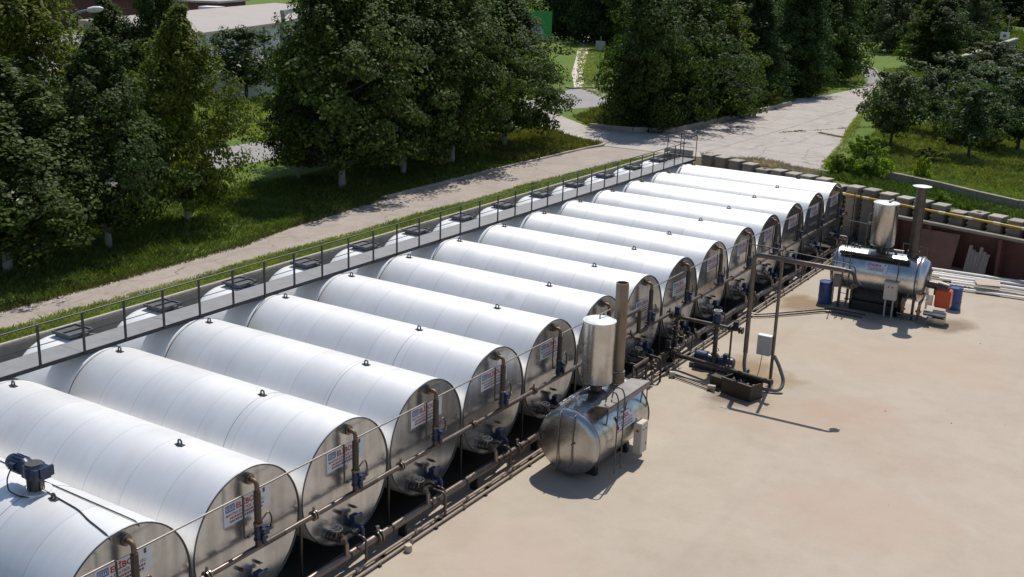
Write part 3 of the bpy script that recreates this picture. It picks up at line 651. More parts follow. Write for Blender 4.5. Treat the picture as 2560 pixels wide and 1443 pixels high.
    # bottom outlet: gate valve with handwheel, second valve, looped steam pipe
    b = MB(); cx, cy, cz = 0.24, -0.62, 0.80
    b.cyl((-0.012, cy, cz), (0.42, cy, cz-0.04), 0.07, n=14); 
    for q in (0.02, .13, .30, .40): b.cyl((q, cy, cz), (q+.03, cy, cz), 0.115, n=16)
    b.cyl((cx-.02, cy, cz), (cx-.02, cy, cz+0.24), 0.045, n=10); b.tube([(0.42, cy, cz-.03), (0.5, cy, cz-.05), (0.5, cy, 0.42)], 0.06, 10, 0.08)
    b.build('outlet_valve', M['flange'], t)
    b = MB(); b.ring((cx-.02, cy, cz+0.25), (0.15, -0.05, 1), 0.125, 0.014, 20, 6)
    for a in (0, 1.57): b.cyl((cx-.02-.12*math.cos(a), cy-.12*math.sin(a), cz+.25), (cx-.02+.12*math.cos(a), cy+.12*math.sin(a), cz+.25), .011, n=6)
    b.build('handwheel', M['box_cream'], t)
    b = MB(); b.cyl((-.012, 0.02, .86), (.3, 0.02, .86), .06, n=12); b.cyl((.05, .02, .86), (.1, .02, .86), .11, n=14); b.cyl((.2, .02, .86), (.24, .02, .86), .11, n=14)
    b.box((.17, .06, 1.0), (.16, .2, .17)); b.cyl((.17, .06, 1.0), (.17, .3, 1.0), .055, n=10); b.tube([(.3, .02, .86), (.44, .02, .84), (.44, .02, .45)], .05, 10, .08)
    b.build('drain_valve', M['blue'], t)
    b = MB(); b.tube([(0.02, -0.12, 0.62), (0.16, -0.12, 0.74), (0.66, -0.12, 0.70), (0.66, -0.12, 0.08)], 0.032, 10, 0.13)
    b.build('condensate_loop', M['pipe'], t)
    b = MB(); b.cyl((-.012, .42, 1.62), (.07, .42, 1.62), .03, n=10); b.cyl((.05, .42, 1.62), (.05, .47, 1.70), .018, n=8); b.build('gauge_stub', M['pipe_dark'], t)
    b = MB(); b.cyl((-.012, .18, 1.2), (.09, .18, 1.2), .035, n=10); b.cyl((.08, .18, 1.2), (.08, .26, 1.16), .016, n=8); b.build('sampling_cock', M['pipe_dark'], t)
    b = MB(); b.cyl((-.012, -.3, 1.25), (.12, -.3, 1.25), .045, n=10)
    b.build('nozzle_stub', M['pipe_dark'], t)
    b = MB(); b.box((-.02, -1.53, .78), (.045, .05, 1.56)); b.build('leg', M['pipe_dark'], t, smooth=0)
    return t
tank0 = tank_proto()
TL = ['nearest white tank, carrying a blue geared motor on its crown',
      'second white tank from the viewer, between the motor tank and the third',
      'third white tank from the viewer, with a strong dark sheet seam across its shell',
      'fourth white tank from the viewer, two short of the one the front boiler hides',
      'fifth white tank from the viewer, just left of the front boiler cylinder',
      'sixth white tank from the viewer, its end plate beside the front boiler vessel',
      'seventh white tank, end plate mostly hidden behind the front chimney and vessel',
      'eighth white tank, with a tan scuff on its shell right of the front chimney top',
      'ninth white tank, seventh from the far end, behind the blue pump manifold',
      'tenth white tank, sixth from the far end, its lower end above the pump riser',
      'eleventh white tank, fifth from the far end, left of the tall loading arm post',
      'twelfth white tank, fourth from the far end, end plate crossed by the loading arm post',
      'thirteenth white tank, third from the far end, just above the loading arm',
      'fourteenth white tank, next to last in the row before the pillar wall',
      'farthest white tank, last of the row beside the concrete pillar wall']
tanks = []
for i in range(15):
    o = tank0 if i == 0 else copy_tree(tank0)
    if i > 0: o.location = (-4, PIT*i, 0)
    o['label'] = TL[i]; tanks.append(o)
for i, o in enumerate(tanks):
    for ch in list(o.children):
        n_ = ch.name.split('.')[0]
        if n_ == 'lifting_lug' and i in (2, 4) and ch.data.vertices[0].co.x > 0: ch.location.x -= 0.62
        if n_ == 'seam' and i not in (0, 2, 3, 4): 
            bpy.data.objects.remove(ch) if True else None
        elif n_ == 'seam' and i == 3: ch.location.x = 0.35
        elif n_ == 'steam_feed' and i == 7: bpy.data.objects.remove(ch)
        elif n_ == 'steam_drop' and i in (7, 8): bpy.data.objects.remove(ch)
        elif n_ == 'sign' and i in (7, 8): ch.location.z -= 0.24; ch.location.y -= (0.0 if i == 8 else -0.1)
# tan scuff on the eighth tank
b = MB()
vs_ = []; fs_ = []; rng = random.Random(8)
cx_, ca = -1.55, R(20)
out = [(0.42*math.cos(a)*(1+rng.uniform(-.2, .2)), 0.20*math.sin(a)*(1+rng.uniform(-.2, .2))) for a in [2*math.pi*k/18 for k in range(18)]]
vs_.append((cx_, PIT*7+1.5045*math.sin(ca), ZC+1.5045*math.cos(ca)))
for dx_, dy_ in out: vs_.append((cx_+dx_, PIT*7+1.5045*math.sin(ca+dy_/1.5), ZC+1.5045*math.cos(ca+dy_/1.5)))
b.add(vs_, [(0, k, k % 18+1) for k in range(1, 19)])
M['scuff'] = simple('tan_scuff', (0.46, 0.38, 0.27), (0.6, 0.55, 0.46), 9, 0.6)
sc_ = b.build('scuff', M['scuff'], origin=(-4, PIT*7, 0)); sc_.location = (0, 0, 0); sc_.parent = tanks[7]
# bypass bend between the seventh and eighth tank
b = MB(); b.tube([(0.33, 19.55, 2.55), (0.33, 20.57, 2.55), (0.33, 20.57, 1.72), (0.33, 21.2, 1.72)], 0.07, 12, 0.17)
tag(b.build('bypass_pipe', M['riser'], origin=(0.33, 20.5, 1.7)), 'dark S-shaped bypass pipe right of the front chimney, on the eighth tank face', 'pipe')

# geared mixer motor on the nearest tank
t = thing('mixer_motor', 'dark blue geared mixer motor standing on the nearest tank', 'motor', (-2.5, 0.05, 3.4))
b = MB(); b.cyl((-2.55, .05, 3.37), (-2.55, .05, 3.42), .3, n=24); b.build('base_flange', M['shell'], t)
b = MB(); b.cyl((-2.55, .05, 3.41), (-2.55, .05, 3.68), .13, n=20); b.cyl((-2.55, .05, 3.66), (-2.55, .05, 3.70), .17, n=20)
for a in range(8): b.cyl((-2.55+.15*math.cos(a*.785), .05+.15*math.sin(a*.785), 3.42), (-2.55+.15*math.cos(a*.785), .05+.15*math.sin(a*.785), 3.68), .014, n=6)
b.build('lantern', M['chimney_dark'], t)
b = MB(); b.cyl((-2.55, .05, 3.70), (-2.55, .05, 3.93), .2, n=20); b.box((-2.5, .05, 3.80), (.44, .34, .24)); b.cyl((-2.55, .05, 3.93), (-2.55, .05, 3.97), .16, n=20, m=1); b.box((-2.28, .12, 3.83), (.06, .3, .2))
b.build('gearbox', [M['blue'], M['flange']], t, bevel=0.0)
b = MB(); b.lathe((-2.72, .05, 3.82), (-1, 0, 0), [(0, 0), (0, .1), (.06, .13), (.12, .17), (.42, .17), (.46, .155), (.52, .15), (.53, 0)], 20)
for a in range(16):
    q = a*math.pi/8; b.box((-2.72-.27, .05+.178*math.cos(q), 3.82+.178*math.sin(q)), (.3, .012, .025), Matrix.Rotation(q, 3, 'X') @ Matrix.Rotation(0, 3, 'Z'))
b.box((-2.95, -.13, 3.86), (.14, .09, .12)); b.build('motor', M['blue'], t)
b = MB(); b.tube([(-2.95, -.17, 3.82), (-2.98, -.26, 3.62), (-2.9, -.3, 3.42), (-2.6, -.3, 3.395), (-2.4, -.2, 3.39)], .014, 6, .08); b.build('cable', M['black'], t)
b = MB()
b.tube([(-5.6, .6, 3.30), (-2.8, .42, 3.36), (-.3, .34, 3.385), (-.05, .34, 3.38), (.03, .34, 3.30)], .013, 6, .06)
b.tube([(-2.45, .12, 3.415), (-1.2, -.02, 3.42), (-.75, -.16, 3.412), (-.05, -.30, 3.39), (.03, -.30, 3.30)], .013, 6, .15)
tag(b.build('conduit', M['black'], origin=(-2, .2, 3.4)), 'pair of thin dark conduits running along the nearest tank crown', 'conduit')

# ------------------------------------------------------------------ pipes along the tank fronts
b = MB(); b.cyl((.26, -9, 1.72), (.26, 23.2, 1.72), .062, n=14)
for i in range(-2, 8):
    y0 = i*PIT+1.62
    for q in (0, .07): b.cyl((.26, y0+q, 1.72), (.26, y0+q+.035, 1.72), .115, n=16, m=1)
    b.cyl((.26, y0+.05, 1.72), (.26, y0+.05, 1.92), .03, n=8, m=1); b.cyl((.26, i*PIT+.1, 1.72), (.26, i*PIT+.75, 1.72), .066, n=14, m=2)
tag(b.build('header_pipe', [M['pipe'], M['flange'], M['riser']], origin=(.26, 8, 1.72)), 'brown waist-high header pipe along the near tanks up to the pump manifold', 'pipe')
b = MB(); b.cyl((.26, 23.9, 1.72), (.26, 44.2, 1.72), .062, n=14)
for i in range(8, 15):
    y0 = i*PIT+1.3; b.cyl((.26, y0, 1.72), (.26, y0+.04, 1.72), .1, n=16, m=1); b.cyl((.26, i*PIT+.1, 1.72), (.26, i*PIT+.9, 1.72), .068, n=14, m=2)
tag(b.build('header_pipe', [M['pipe'], M['flange'], M['riser']], origin=(.26, 34, 1.72)), 'brown waist-high header pipe along the far tanks beyond the pump manifold', 'pipe')
b = MB(); b.cyl((.46, -12, .40), (.46, 44.8, .40), .108, n=20)
for i in range(-4, 15):
    y0 = i*PIT+1.0
    b.cyl((.46, y0, .40), (.46, y0+.05, .40), .117, n=20, m=1); b.cyl((.46, y0+1.55, .40), (.46, y0+1.6, .40), .117, n=20, m=1)
    b.box((.46, y0+.5, .15), (.22, .08, .3), None, 1)
    if i % 2 == 0:
        b.cyl((.46, y0-.55, .40), (.46, y0-.50, .40), .17, n=20, m=2); b.cyl((.46, y0-.44, .40), (.46, y0-.39, .40), .17, n=20, m=2); b.cyl((.46, y0-.47, .5), (.46, y0-.47, .68), .05, n=10, m=2)
tag(b.build('main_pipe', [M['pipe_big'], M['black'], M['flange']], origin=(.46, 10, .4)), 'thick brown main pipe along the ground in front of all tanks', 'pipe')
M['pipe_tan'] = simple('dusty_tan_pipe', (0.34, 0.265, 0.20), (0.25, 0.19, 0.145), 5, 0.5, 0.3)
for x, r_, z_, mt, lab in ((.70, .038, .10, 'pipe_tan', 'steam line nearest the thick main pipe, one of the thin pair on the ground'),
                       (.88, .034, .07, 'pipe_tan', 'condensate line on the yard side, outer of the thin pair on the ground')):
    b = MB(); b.cyl((x, -12, z_), (x, 45, z_), r_, n=10)
    for k in range(24):
        y0 = -8+k*2.2+(.4 if x < .8 else 0); b.cyl((x, y0, z_), (x, y0+.09, z_), r_*1.6, n=10, m=1)
        b.box((x, y0+1.0, z_/2-.01), (.16, .07, z_), None, 2)
    tag(b.build('ground_pipe', [M[mt], M['flange'], M['black']], origin=(x, 10, 0)), lab, 'pipe', 'thin pipes along the ground')
b = MB(); b.tube([(.02, 8.95, .5), (.12, 8.95, .72), (.80, 8.95, .70), (.80, 8.95, .06)], .034, 10, .14)
tag(b.build('vent_pipe', M['pipe'], origin=(.4, 8.95, 0)), 'brown bent pipe hooping over the main pipe left of the front boiler', 'pipe')
b = MB(); b.lathe((1.02, 7.15, 0), (0, 0, 1), [(0, .088), (.01, .092), (.15, .092), (.165, .085), (.165, 0)], 24)
tag(b.build('concrete_plug', M['stone'], origin=(1.02, 7.15, 0)), 'small round pale concrete plug beside the ground pipes', 'block')
b = MB(); b.box((1.18, 21.7, .1), (.2, .17, .2), Matrix.Rotation(.4, 3, 'Z'))
tag(b.build('concrete_block', M['stone'], origin=(1.18, 21.7, 0), smooth=0, bevel=.012), 'small square concrete block near the pump manifold', 'block')
b = MB(); b.box((2.75, 21.35, .09), (.26, .16, .18), Matrix.Rotation(.2, 3, 'Z'))
tag(b.build('concrete_block', M['stone'], origin=(2.75, 21.35, 0), smooth=0, bevel=.012), 'pale block at the near corner of the tar sump', 'block')

# ------------------------------------------------------------------ pump manifold
t = thing('pump_manifold', 'tangle of rusty pipes, flanges and valves feeding the blue pump', 'manifold', (.5, 23.2, 0))
b = MB(); b.tube([(.26, 23.45, 1.72), (.6, 22.95, 1.75), (3.12, 22.86, 1.75)], .062, 14, .1); b.build('transverse_pipe', M['pipe'], t)
b = MB()
for x in (.42, .55, .74, .82): b.cyl((x, 22.98, 1.75), (x+.04, 22.97, 1.75), .125, n=16, m=0)
b.build('flange', M['flange'], t); b = MB()
for x in (2.62, 2.72, 2.98, 3.08): b.cyl((x, 22.86, 1.75), (x+.035, 22.86, 1.75), .12, n=16, m=1)
b.cyl((2.85, 22.86, 1.7), (2.85, 22.86, 2.0), .07, n=12, m=1); b.ring((2.85, 22.86, 2.03), (0, 0, 1), .12, .014, 18, 6, 1)
for a in range(5): b.cyl((2.85, 22.86, 1.82+a*.045), (2.85, 22.86, 1.835+a*.045), .10, n=12, m=1)
b.build('gate_valve', [M['flange'], M['black']], t)
b = MB(); b.box((.66, 23.0, 1.98), (.18, .2, .24)); b.cyl((.66, 23, 1.7), (.66, 23, 1.98), .06, n=10); b.build('blue_valve', M['blue'], t)
b = MB()
b.cyl((.46, 23.35, .45), (.46, 23.35, 1.7), .055, n=12); b.cyl((.62, 23.1, .5), (.62, 23.1, 1.72), .05, n=12)
for z_ in (.62, .74, .98, 1.1, 1.32, 1.44):
    b.cyl((.46, 23.35, z_), (.46, 23.35, z_+.035), .12, n=14, m=1); b.cyl((.62, 23.1, z_-.1), (.62, 23.1, z_-.065), .105, n=14, m=1)
b.cyl((.55, 23.2, .95), (.9, 23.2, .95), .035, n=8); b.ring((.93, 23.2, .95), (1, 0, .2), .11, .013, 18, 6, 1)
b.cyl((.5, 22.6, .68), (.95, 22.7, .68), .035, n=8); b.ring((.97, 22.7, .68), (1, 0, .2), .10, .013, 18, 6, 1)
for q in range(6): b.cyl((.46, 22.2+q*.16, .40), (.46, 22.24+q*.16, .40), .165-.02*(q % 2), n=16, m=1)
b.box((.46, 22.85, .72), (.16, .16, .3), None, 1)
b.build('riser_stack', [M['pipe_dark'], M['flange']], t)
b = MB(); b.tube([(.46, 22.75, .42), (1.2, 22.62, .46), (4.65, 21.62, .64)], .08, 14, .2); b.cyl((4.60, 21.63, .637), (4.68, 21.61, .641), .1, n=14, m=1)
for q in (.0, .08): b.cyl((.75+q, 22.68, .43), (.79+q, 22.67, .43), .15, n=16, m=2)
b.build('suction_pipe', [M['pipe_dark'], M['black'], M['flange']], t)
b = MB(); b.cyl((2.72, 22.86, 0), (2.72, 22.86, 1.75), .035, n=10); b.box((2.72, 22.86, .01), (.16, .16, .02)); b.cyl((2.72, 22.86, .28), (2.72, 22.86, .42), .1, n=10)
b.build('prop', M['pipe_dark'], t)
# blue pump
t = thing('pump', 'blue pump and motor with tall riser on the brown stained ground', 'pump', (2.0, 23.3, 0))
b = MB(); b.cyl((2.1, 23.05, .3), (2.1, 23.05, 1.72), .08, n=16); b.cyl((2.1, 23.05, .62), (2.1, 23.05, .68), .13, n=16); b.cyl((2.1, 23.05, 1.5), (2.1, 23.05, 1.56), .12, n=16); b.build('riser_pipe', M['pipe_dark'], t)
b = MB(); b.cyl((2.1, 23.05, 1.84), (2.1, 23.05, 2.06), .15, n=18); b.cyl((2.1, 23.05, 1.74), (2.1, 23.05, 1.84), .11, n=14); b.cyl((2.1, 23.05, 2.06), (2.1, 23.05, 2.12), .11, n=14)
b.build('top_valve', M['blue'], t)
b = MB(); b.ring((2.1, 23.05, 2.22), (0, 0, 1), .13, .018, 20, 6); b.cyl((2.1, 23.05, 2.1), (2.1, 23.05, 2.24), .02, n=8); b.cyl((1.97, 23.05, 2.22), (2.23, 23.05, 2.22), .014, n=6); b.build('handwheel', M['box_cream'], t)
b = MB(); b.lathe((1.35, 23.25, .36), (1, .0, 0), [(0, 0), (0, .22), (.05, .26), (.42, .26), (.48, .2), (.62, .18), (.66, .22), (.8, .22), (.82, .0)], 22); b.box((1.7, 23.25, .08), (1.0, .4, .14)); b.build('pump_body', M['blue'], t)
b = MB(); b.lathe((2.2, 23.25, .36), (1, 0, 0), [(0, 0), (0, .15), (.06, .21), (.48, .21), (.55, .18), (.6, 0)], 22)
for a in range(18):
    q = a*math.pi/9; b.box((2.48, 23.25+.215*math.cos(q), .36+.215*math.sin(q)), (.36, .012, .03), Matrix.Rotation(q, 3, 'X'))
b.box((2.45, 23.25, .62), (.16, .18, .1)); b.box((2.5, 23.25, .08), (.5, .4, .14)); b.ring((2.1, 23.3, .74), (0, 1, 0), .05, .014, 14, 6); b.build('motor', M['blue'], t)
# sump
t = thing('tar_sump', 'open tar stained steel sump with debris below the suction pipe', 'sump', (3.7, 21.6, 0))
rs = Matrix.Rotation(-.27, 3, 'Z')
b = MB(); c = Vector((3.72, 21.55, .27))
for off, sz in (((0, -.32, 0), (1.15, .03, .54)), ((0, .32, 0), (1.15, .03, .54)), ((-.56, 0, 0), (.03, .61, .54)), ((.56, 0, 0), (.03, .61, .54)), ((0, 0, .1), (1.09, .6, .03))):
    b.box(c+rs @ Vector(off), sz, rs)
b.box(c+rs @ Vector((0, -.36, .28)), (1.2, .08, .03), rs); b.box(c+rs @ Vector((0, .36, .28)), (1.2, .08, .03), rs)
b.build('trough', M['sump'], t, smooth=0)
b = MB(); rng = random.Random(4)
for k in range(46):
    p = c+rs @ Vector((rng.uniform(-.5, .5), rng.uniform(-.27, .27), rng.uniform(.12, .2))); s_ = rng.uniform(.02, .07)
    b.box(p, (s_*1.5, s_, s_*.6), Matrix.Rotation(rng.uniform(0, 3), 3, 'Z') @ Matrix.Rotation(rng.uniform(-.6, .6), 3, 'X'))
b.build('debris', M['debris'], t, smooth=0)
b = MB(); b.box(c+rs @ Vector((-.95, .1, -.05)), (.5, .45, .3), rs); b.cyl(c+rs @ Vector((-.8, -.2, .05)), c+rs @ Vector((-.8, .3, .05)), .1, n=14); b.build('drain_box', M['sump'], t, smooth=30)
# thin pipes on the ground towards the sump
b = MB(); b.tube([(.75, 22.0, .06), (2.6, 21.55, .05), (3.0, 21.4, .05)], .026, 8, .2); b.tube([(.82, 21.75, .05), (2.4, 21.35, .04), (2.95, 21.15, .04)], .022, 8, .2)
tag(b.build('ground_pipe', M['pipe_dark'], origin=(1.8, 21.6, 0)), 'pair of thin dark pipes from the manifold to the tar sump', 'pipe')
# pipe rack right of the front boiler
t = thing('pipe_rack', 'dark double pipe frame standing right of the front boiler chimney', 'pipe rack', (.6, 20.2, 0))
for (x0, y0, h_) in ((.86, 19.55, .98), (.86, 20.25, .98), (1.0, 21.1, .8)):
    b = MB(); b.tube([(.1, y0+.2, h_-.02), (x0-.35, y0+.05, h_), (x0, y0, h_), (x0, y0, 0)], .04, 10, .12); b.build('bent_pipe', M['riser'], t)
b = MB(); b.cyl((.84, 19.3, .98), (.84, 20.35, .98), .055, n=12); b.cyl((.8, 19.3, .55), (.8, 20.3, .55), .05, n=12); b.cyl((.84, 19.3, 0), (.84, 19.3, .98), .04, n=10); b.build('cross_pipe', M['pipe'], t)
b = MB()
for z_ in (.4, .62, .8): b.cyl((.9, 20.6, z_), (.9, 20.66, z_), .07, n=12); b.cyl((.78, 20.75, z_-.1), (.98, 20.78, z_-.1), .03, n=8)
b.build('fitting', M['flange'], t)

# ------------------------------------------------------------------ loading arm
t = thing('loading_arm', 'tall brown loading arm pipe bending right at the top, with hose', 'loading arm', (3.3, 22.75, 0))
b = MB(); b.tube([(3.3, 22.76, 1.05), (3.3, 22.76, 4.46), (6.30, 22.80, 4.42)], .078, 16, .22, seg=8); b.build('arm_pipe', M['pipe'], t)
b = MB(); b.tube([(6.2, 22.8, 4.42), (6.55, 22.8, 4.42), (6.66, 22.8, 4.02)], .062, 14, .2); b.cyl((6.63, 22.8, 4.06), (6.70, 22.8, 3.96), .15, n=16); b.build('spout', M['pipe_dark'], t)
b = MB(); b.tube([(3.0, 22.85, 4.75), (3.5, 22.85, 4.76), (6.3, 22.9, 4.62), (6.55, 22.9, 4.55), (6.6, 22.9, 4.3)], .016, 8, .1)
for x in (3.4, 3.75, 4.2): b.cyl((x, 22.83, 4.5), (x, 22.85, 4.76), .012, n=6)
b.build('steam_tracer', M['black'], t)
b = MB(); b.cyl((4.2, 22.9, 0), (4.2, 22.9, 4.36), .055, n=14); b.box((4.2, 22.9, .01), (.22, .22, .02)); b.build('post', M['pipe'], t)
b = MB(); b.tube([(3.3, 22.76, 1.06), (3.31, 22.7, .55), (3.55, 22.5, .18), (4.1, 22.25, .08), (4.72, 22.45, .1), (4.72, 22.75, .35), (4.45, 22.85, .85), (4.25, 22.9, 1.1)], .062, 12, .35, seg=8); b.build('hose', M['hose'], t)
t2 = thing('control_box', 'white topped grey control box hanging on the loading arm post', 'control box', (3.95, 22.75, 1.45))
b = MB(); b.box((3.93, 22.77, 1.44), (.46, .2, .66)); b.build('cabinet', M['box_grey'], t2, smooth=0, bevel=.012)
b = MB(); b.box((3.93, 22.77, 1.785), (.48, .23, .03)); b.build('lid', M['lamp_white'], t2, smooth=0, bevel=.006)
b = MB(); b.tube([(3.9, 22.72, 1.12), (3.88, 22.6, .5), (3.75, 22.5, .05)], .012, 6, .2); b.build('cable', M['black'], t2)
b = MB(); b.lathe((3.1, 23.6, 0), (0, 0, 1), [(0, .07), (.02, .10), (.1, .12), (.17, .1), (.19, .05), (.19, 0)], 16)
tag(b.build('valve_cap', M['black'], origin=(3.1, 23.6, 0)), 'small round black cap lying on the brown stained ground', 'cap')

# ------------------------------------------------------------------ front boiler
t = thing('boiler', 'front silver boiler with short ladder, lying before the sixth tank', 'boiler', (2.15, 14.6, 0), 'silver thermal boilers')
BX, BZ, BR, Y0, Y1 = 2.10, 1.05, .93, 12.85, 15.85
b = MB(); Yv = (0, 1, 0)
b.lathe((BX, Y0, BZ), Yv, [(0, BR), (.9, BR), (1.8, BR), (Y1-Y0, BR)], 56); b.build('shell', M['steel'], t, smooth=50)
b = MB(); b.lathe((BX, Y0, BZ), Yv, [(0, BR+.004), (-.05, BR-.01), (-.12, BR-.07), (-.16, BR-.2), (-.2, .4), (-.21, 0)], 56); b.build('front_end', M['steel'], t, smooth=60)
b = MB(); b.lathe((BX, Y1, BZ), Yv, [(0, BR+.004), (.05, BR-.01), (.12, BR-.07), (.16, BR-.2), (.2, .4), (.21, 0)], 56); b.build('rear_end', M['steel'], t, smooth=60)
b = MB(); b.ring((BX, Y1, BZ), Yv, BR+.005, .018, 56, 8); b.build('rim', M['rim'], t)
b = MB(); b.ring((BX, Y0+.02, BZ), Yv, BR+.002, .008, 56, 8); b.build('rim', M['rim'], t)
for yy in (Y0+.55, Y1-.55):
    b = MB(); poly = [(-.6, 0), (.6, 0), (.6, .25)]+[(BR*math.sin(a), BZ-(BR+.002)*math.cos(a)) for a in [R(38-76*k/10) for k in range(11)]]+[(-.6, .25)]
    b.prism(poly, (BX, yy-.08, 0), (1, 0, 0), (0, 0, 1), (0, 1, 0), .16); b.build('saddle', M['black'], t, smooth=0)
VX, VY = 2.0, 14.45
b = MB(); b.lathe((VX, VY, 2.20), (0, 0, 1), [(0, .18), (.03, .36), (.09, .44), (1.84, .44)], 44); b.build('expansion_vessel', M['steel'], t, smooth=50)
b = MB(); b.ring((VX, VY, 4.045), (0, 0, 1), .445, .022, 44, 8); b.lathe((VX, VY, 4.04), (0, 0, 1), [(0, .44), (.03, .41), (.06, .3), (.075, 0)], 44); ev = b.build('vessel_lid', M['lamp_white'], t, smooth=50)
b = MB(); b.cyl((VX, VY, 1.94), (VX, VY, 2.30), .17, n=20); b.lathe((VX, VY, 1.93), (0, 0, 1), [(-.06, .46), (.03, .30), (.09, .18)], 28); b.build('vessel_neck', M['chimney_dark'], t)
b = MB(); b.tube([(VX, VY, 4.09), (VX, VY, 4.22), (VX+.05, VY+.55, 4.25)], .02, 8, .05); b.build('vent_pipe', M['rod'], t)
b = MB(); b.tube([(VX-.3, VY-.34, 3.4), (VX-.42, VY-.45, 3.38), (VX-.42, VY-.45, 2.0)], .014, 8, .03); b.build('gauge_pipe', M['rod'], t)
b = MB(); b.tube([(VX-.1, VY-.44, 3.0), (VX-.14, VY-.5, 2.9), (VX-.14, VY-.5, 2.0)], .014, 8, .03); b.build('gauge_pipe', M['rod'], t)
CX, CY = 2.14, 15.45
b = MB(); b.lathe((CX, CY, 1.88), (0, 0, 1), [(0, .22), (.42, .22), (.42, .19), (2.0, .185), (3.05, .18), (3.05, .15), (2.6, .15)], 32); b.build('chimney', M['chimney'], t)
b = MB(); b.ring((CX, CY, 2.32), (0, 0, 1), .2, .018, 32, 8); b.lathe((CX, CY, 1.86), (0, 0, 1), [(0, .42), (.06, .3), (.12, .22)], 28); b.build('chimney_collar', M['steel'], t)
b = MB(); rp = Matrix.Rotation(-.10, 3, 'Y')
b.box((2.74, 14.5, 2.08), (.60, 2.5, .03), rp); b.box((3.03, 14.5, 2.02), (.03, 2.5, .12), rp); b.build('platform', M['platform'], t, smooth=0)
b = MB()
for yy in (13.4, 14.5, 15.5): b.tube([(2.96, yy, 2.02), (2.90, yy, 1.50)], .02, 8)
b.build('platform_brace', M['rim'], t)
b = MB(); b.tube([(3.0, 15.68, 2.02), (3.0, 15.7, 1.4), (2.85, 15.72, .75)], .018, 8, .1); b.build('platform_strut', M['rim'], t)
b = MB()
for yy in (13.5, 13.87):
    b.tube([(3.18, yy, .15), (3.18, yy, 2.32), (3.08, yy, 2.5), (2.85, yy, 2.46), (2.80, yy, 2.14)], .02, 8, .16)
for k in range(6): b.cyl((3.18, 13.5, .35+k*.33), (3.18, 13.87, .35+k*.33), .014, n=8)
b.build('ladder', M['rim'], t)
b = MB(); b.box((3.20, 15.0, .72), (.24, .42, .92)); cb = b.build('control_cabinet', M['box_cream'], t, smooth=0, bevel=.014)
b = MB(); b.cyl((3.20, 14.795, .95), (3.20, 14.78, .95), .045, n=12); b.build('emergency_button', M['red_lamp'], cb)
b = MB()
for yy in (14.92, 15.08): b.cyl((3.318, yy, .98), (3.335, yy, .98), .022, n=10)
b.box((3.322, 15.13, .5), (.012, .03, .08)); b.build('switch', M['black'], cb)
sign_a = R(68); so_ = Vector((BX+(BR+.012)*math.sin(sign_a-.0), 13.95, BZ+(BR+.012)*math.cos(sign_a)))
eyv = Vector((-math.cos(sign_a), 0, math.sin(sign_a)))
sign_parts(t, so_-eyv*.22+Vector((.012, 0, .0)), (0, 1, 0), eyv, .95, .42)
b = MB()
for xx, zt_, zb_ in ((BX-.22, 1.72, .35), (BX+.22, 1.8, .55)):
    b.tube([(xx, Y0-.05, BZ+.86), (xx, Y0-.22, BZ+.8), (xx, Y0-.25, zb_), (xx-.12, Y0-.2, zb_-.18)], .016, 8, .1)
b.cyl((BX+.22, Y0-.26, 1.1), (BX+.26, Y0-.3, 1.1), .03, n=8); b.build('gauge_pipe', M['rod'], t)
b = MB(); b.cyl((BX-.05, 13.25, 1.95), (BX-.05, 13.25, 2.3), .035, n=10); b.cyl((BX-.05, 13.25, 2.05), (BX-.05, 13.25, 2.08), .08, n=12); b.cyl((BX-.05, 13.25, 2.18), (BX-.05, 13.25, 2.21), .08, n=12)
b.cyl((BX-.25, 13.25, 2.12), (BX+.2, 13.3, 2.14), .028, n=8); b.tube([(BX-.4, 13.1, 2.02), (BX-.38, 14.1, 2.05), (BX-.3, 14.4, 2.1)], .022, 8, .1)
b.tube([(BX-.62, 13.3, 1.8), (BX-.62, 15.6, 1.8)], .045, 10); b.build('steam_valve', M['steel'], t)
b = MB(); b.box((BX, 13.9, 2.0), (.03, .14, .12)); b.ring((BX, 13.9, 2.06), (1, 0, 0), .05, .016, 16, 6); b.build('lifting_lug', M['black'], t)

# ------------------------------------------------------------------ rear boiler
t = thing('boiler', 'rear silver boiler on legs with tall capped chimney and orange burner', 'boiler', (4.4, 34.4, 0), 'silver thermal boilers')
BY, BZ, BR, X0, X1 = 34.4, 1.56, .90, 2.95, 6.25
Xv = (1, 0, 0)
b = MB(); b.lathe((X0, BY, BZ), Xv, [(0, BR), (.9, BR), (1.8, BR), (X1-X0, BR)], 56); b.build('shell', M['steel'], t, smooth=50)
b = MB(); b.lathe((X0, BY, BZ), Xv, [(0, BR+.004), (-.06, BR-.02), (-.14, BR-.1), (-.18, .4), (-.19, 0)], 48); b.build('front_end', M['steel'], t, smooth=60)
b = MB(); b.lathe((X1, BY, BZ), Xv, [(0, BR+.004), (.03, BR+.03), (.1, BR+.03), (.12, BR-.05), (.26, BR-.12), (.36, .5), (.4, 0)], 48); b.build('burner_door', M['steel'], t, smooth=50)
b = MB(); b.ring((X1, BY, BZ), Xv, BR+.01, .03, 48, 8); b.build('rim', M['rim'], t)
b = MB(); b.ring((X0, BY, BZ), Xv, BR+.005, .014, 48, 8); b.build('rim', M['rim'], t)
for x in (3.25, 3.75, 5.6, 6.25):
    for yy in (33.75, 35.05):
        b = MB(); b.box((x, yy, .55), (.1, .1, 1.1)); b.box((x, yy, .015), (.2, .2, .03)); b.build('leg', M['chimney_dark'], t, smooth=0)
b = MB(); b.cyl((3.7, 34.3, .47), (5.75, 34.3, .47), .42, n=24); b.box((4.7, 33.95, .2), (1.9, .5, .4)); b.build('lower_drum', M['black'], t)  # drum drawn larger, its black also filling in shade under the barrel
VX, VY = 4.57, 34.4
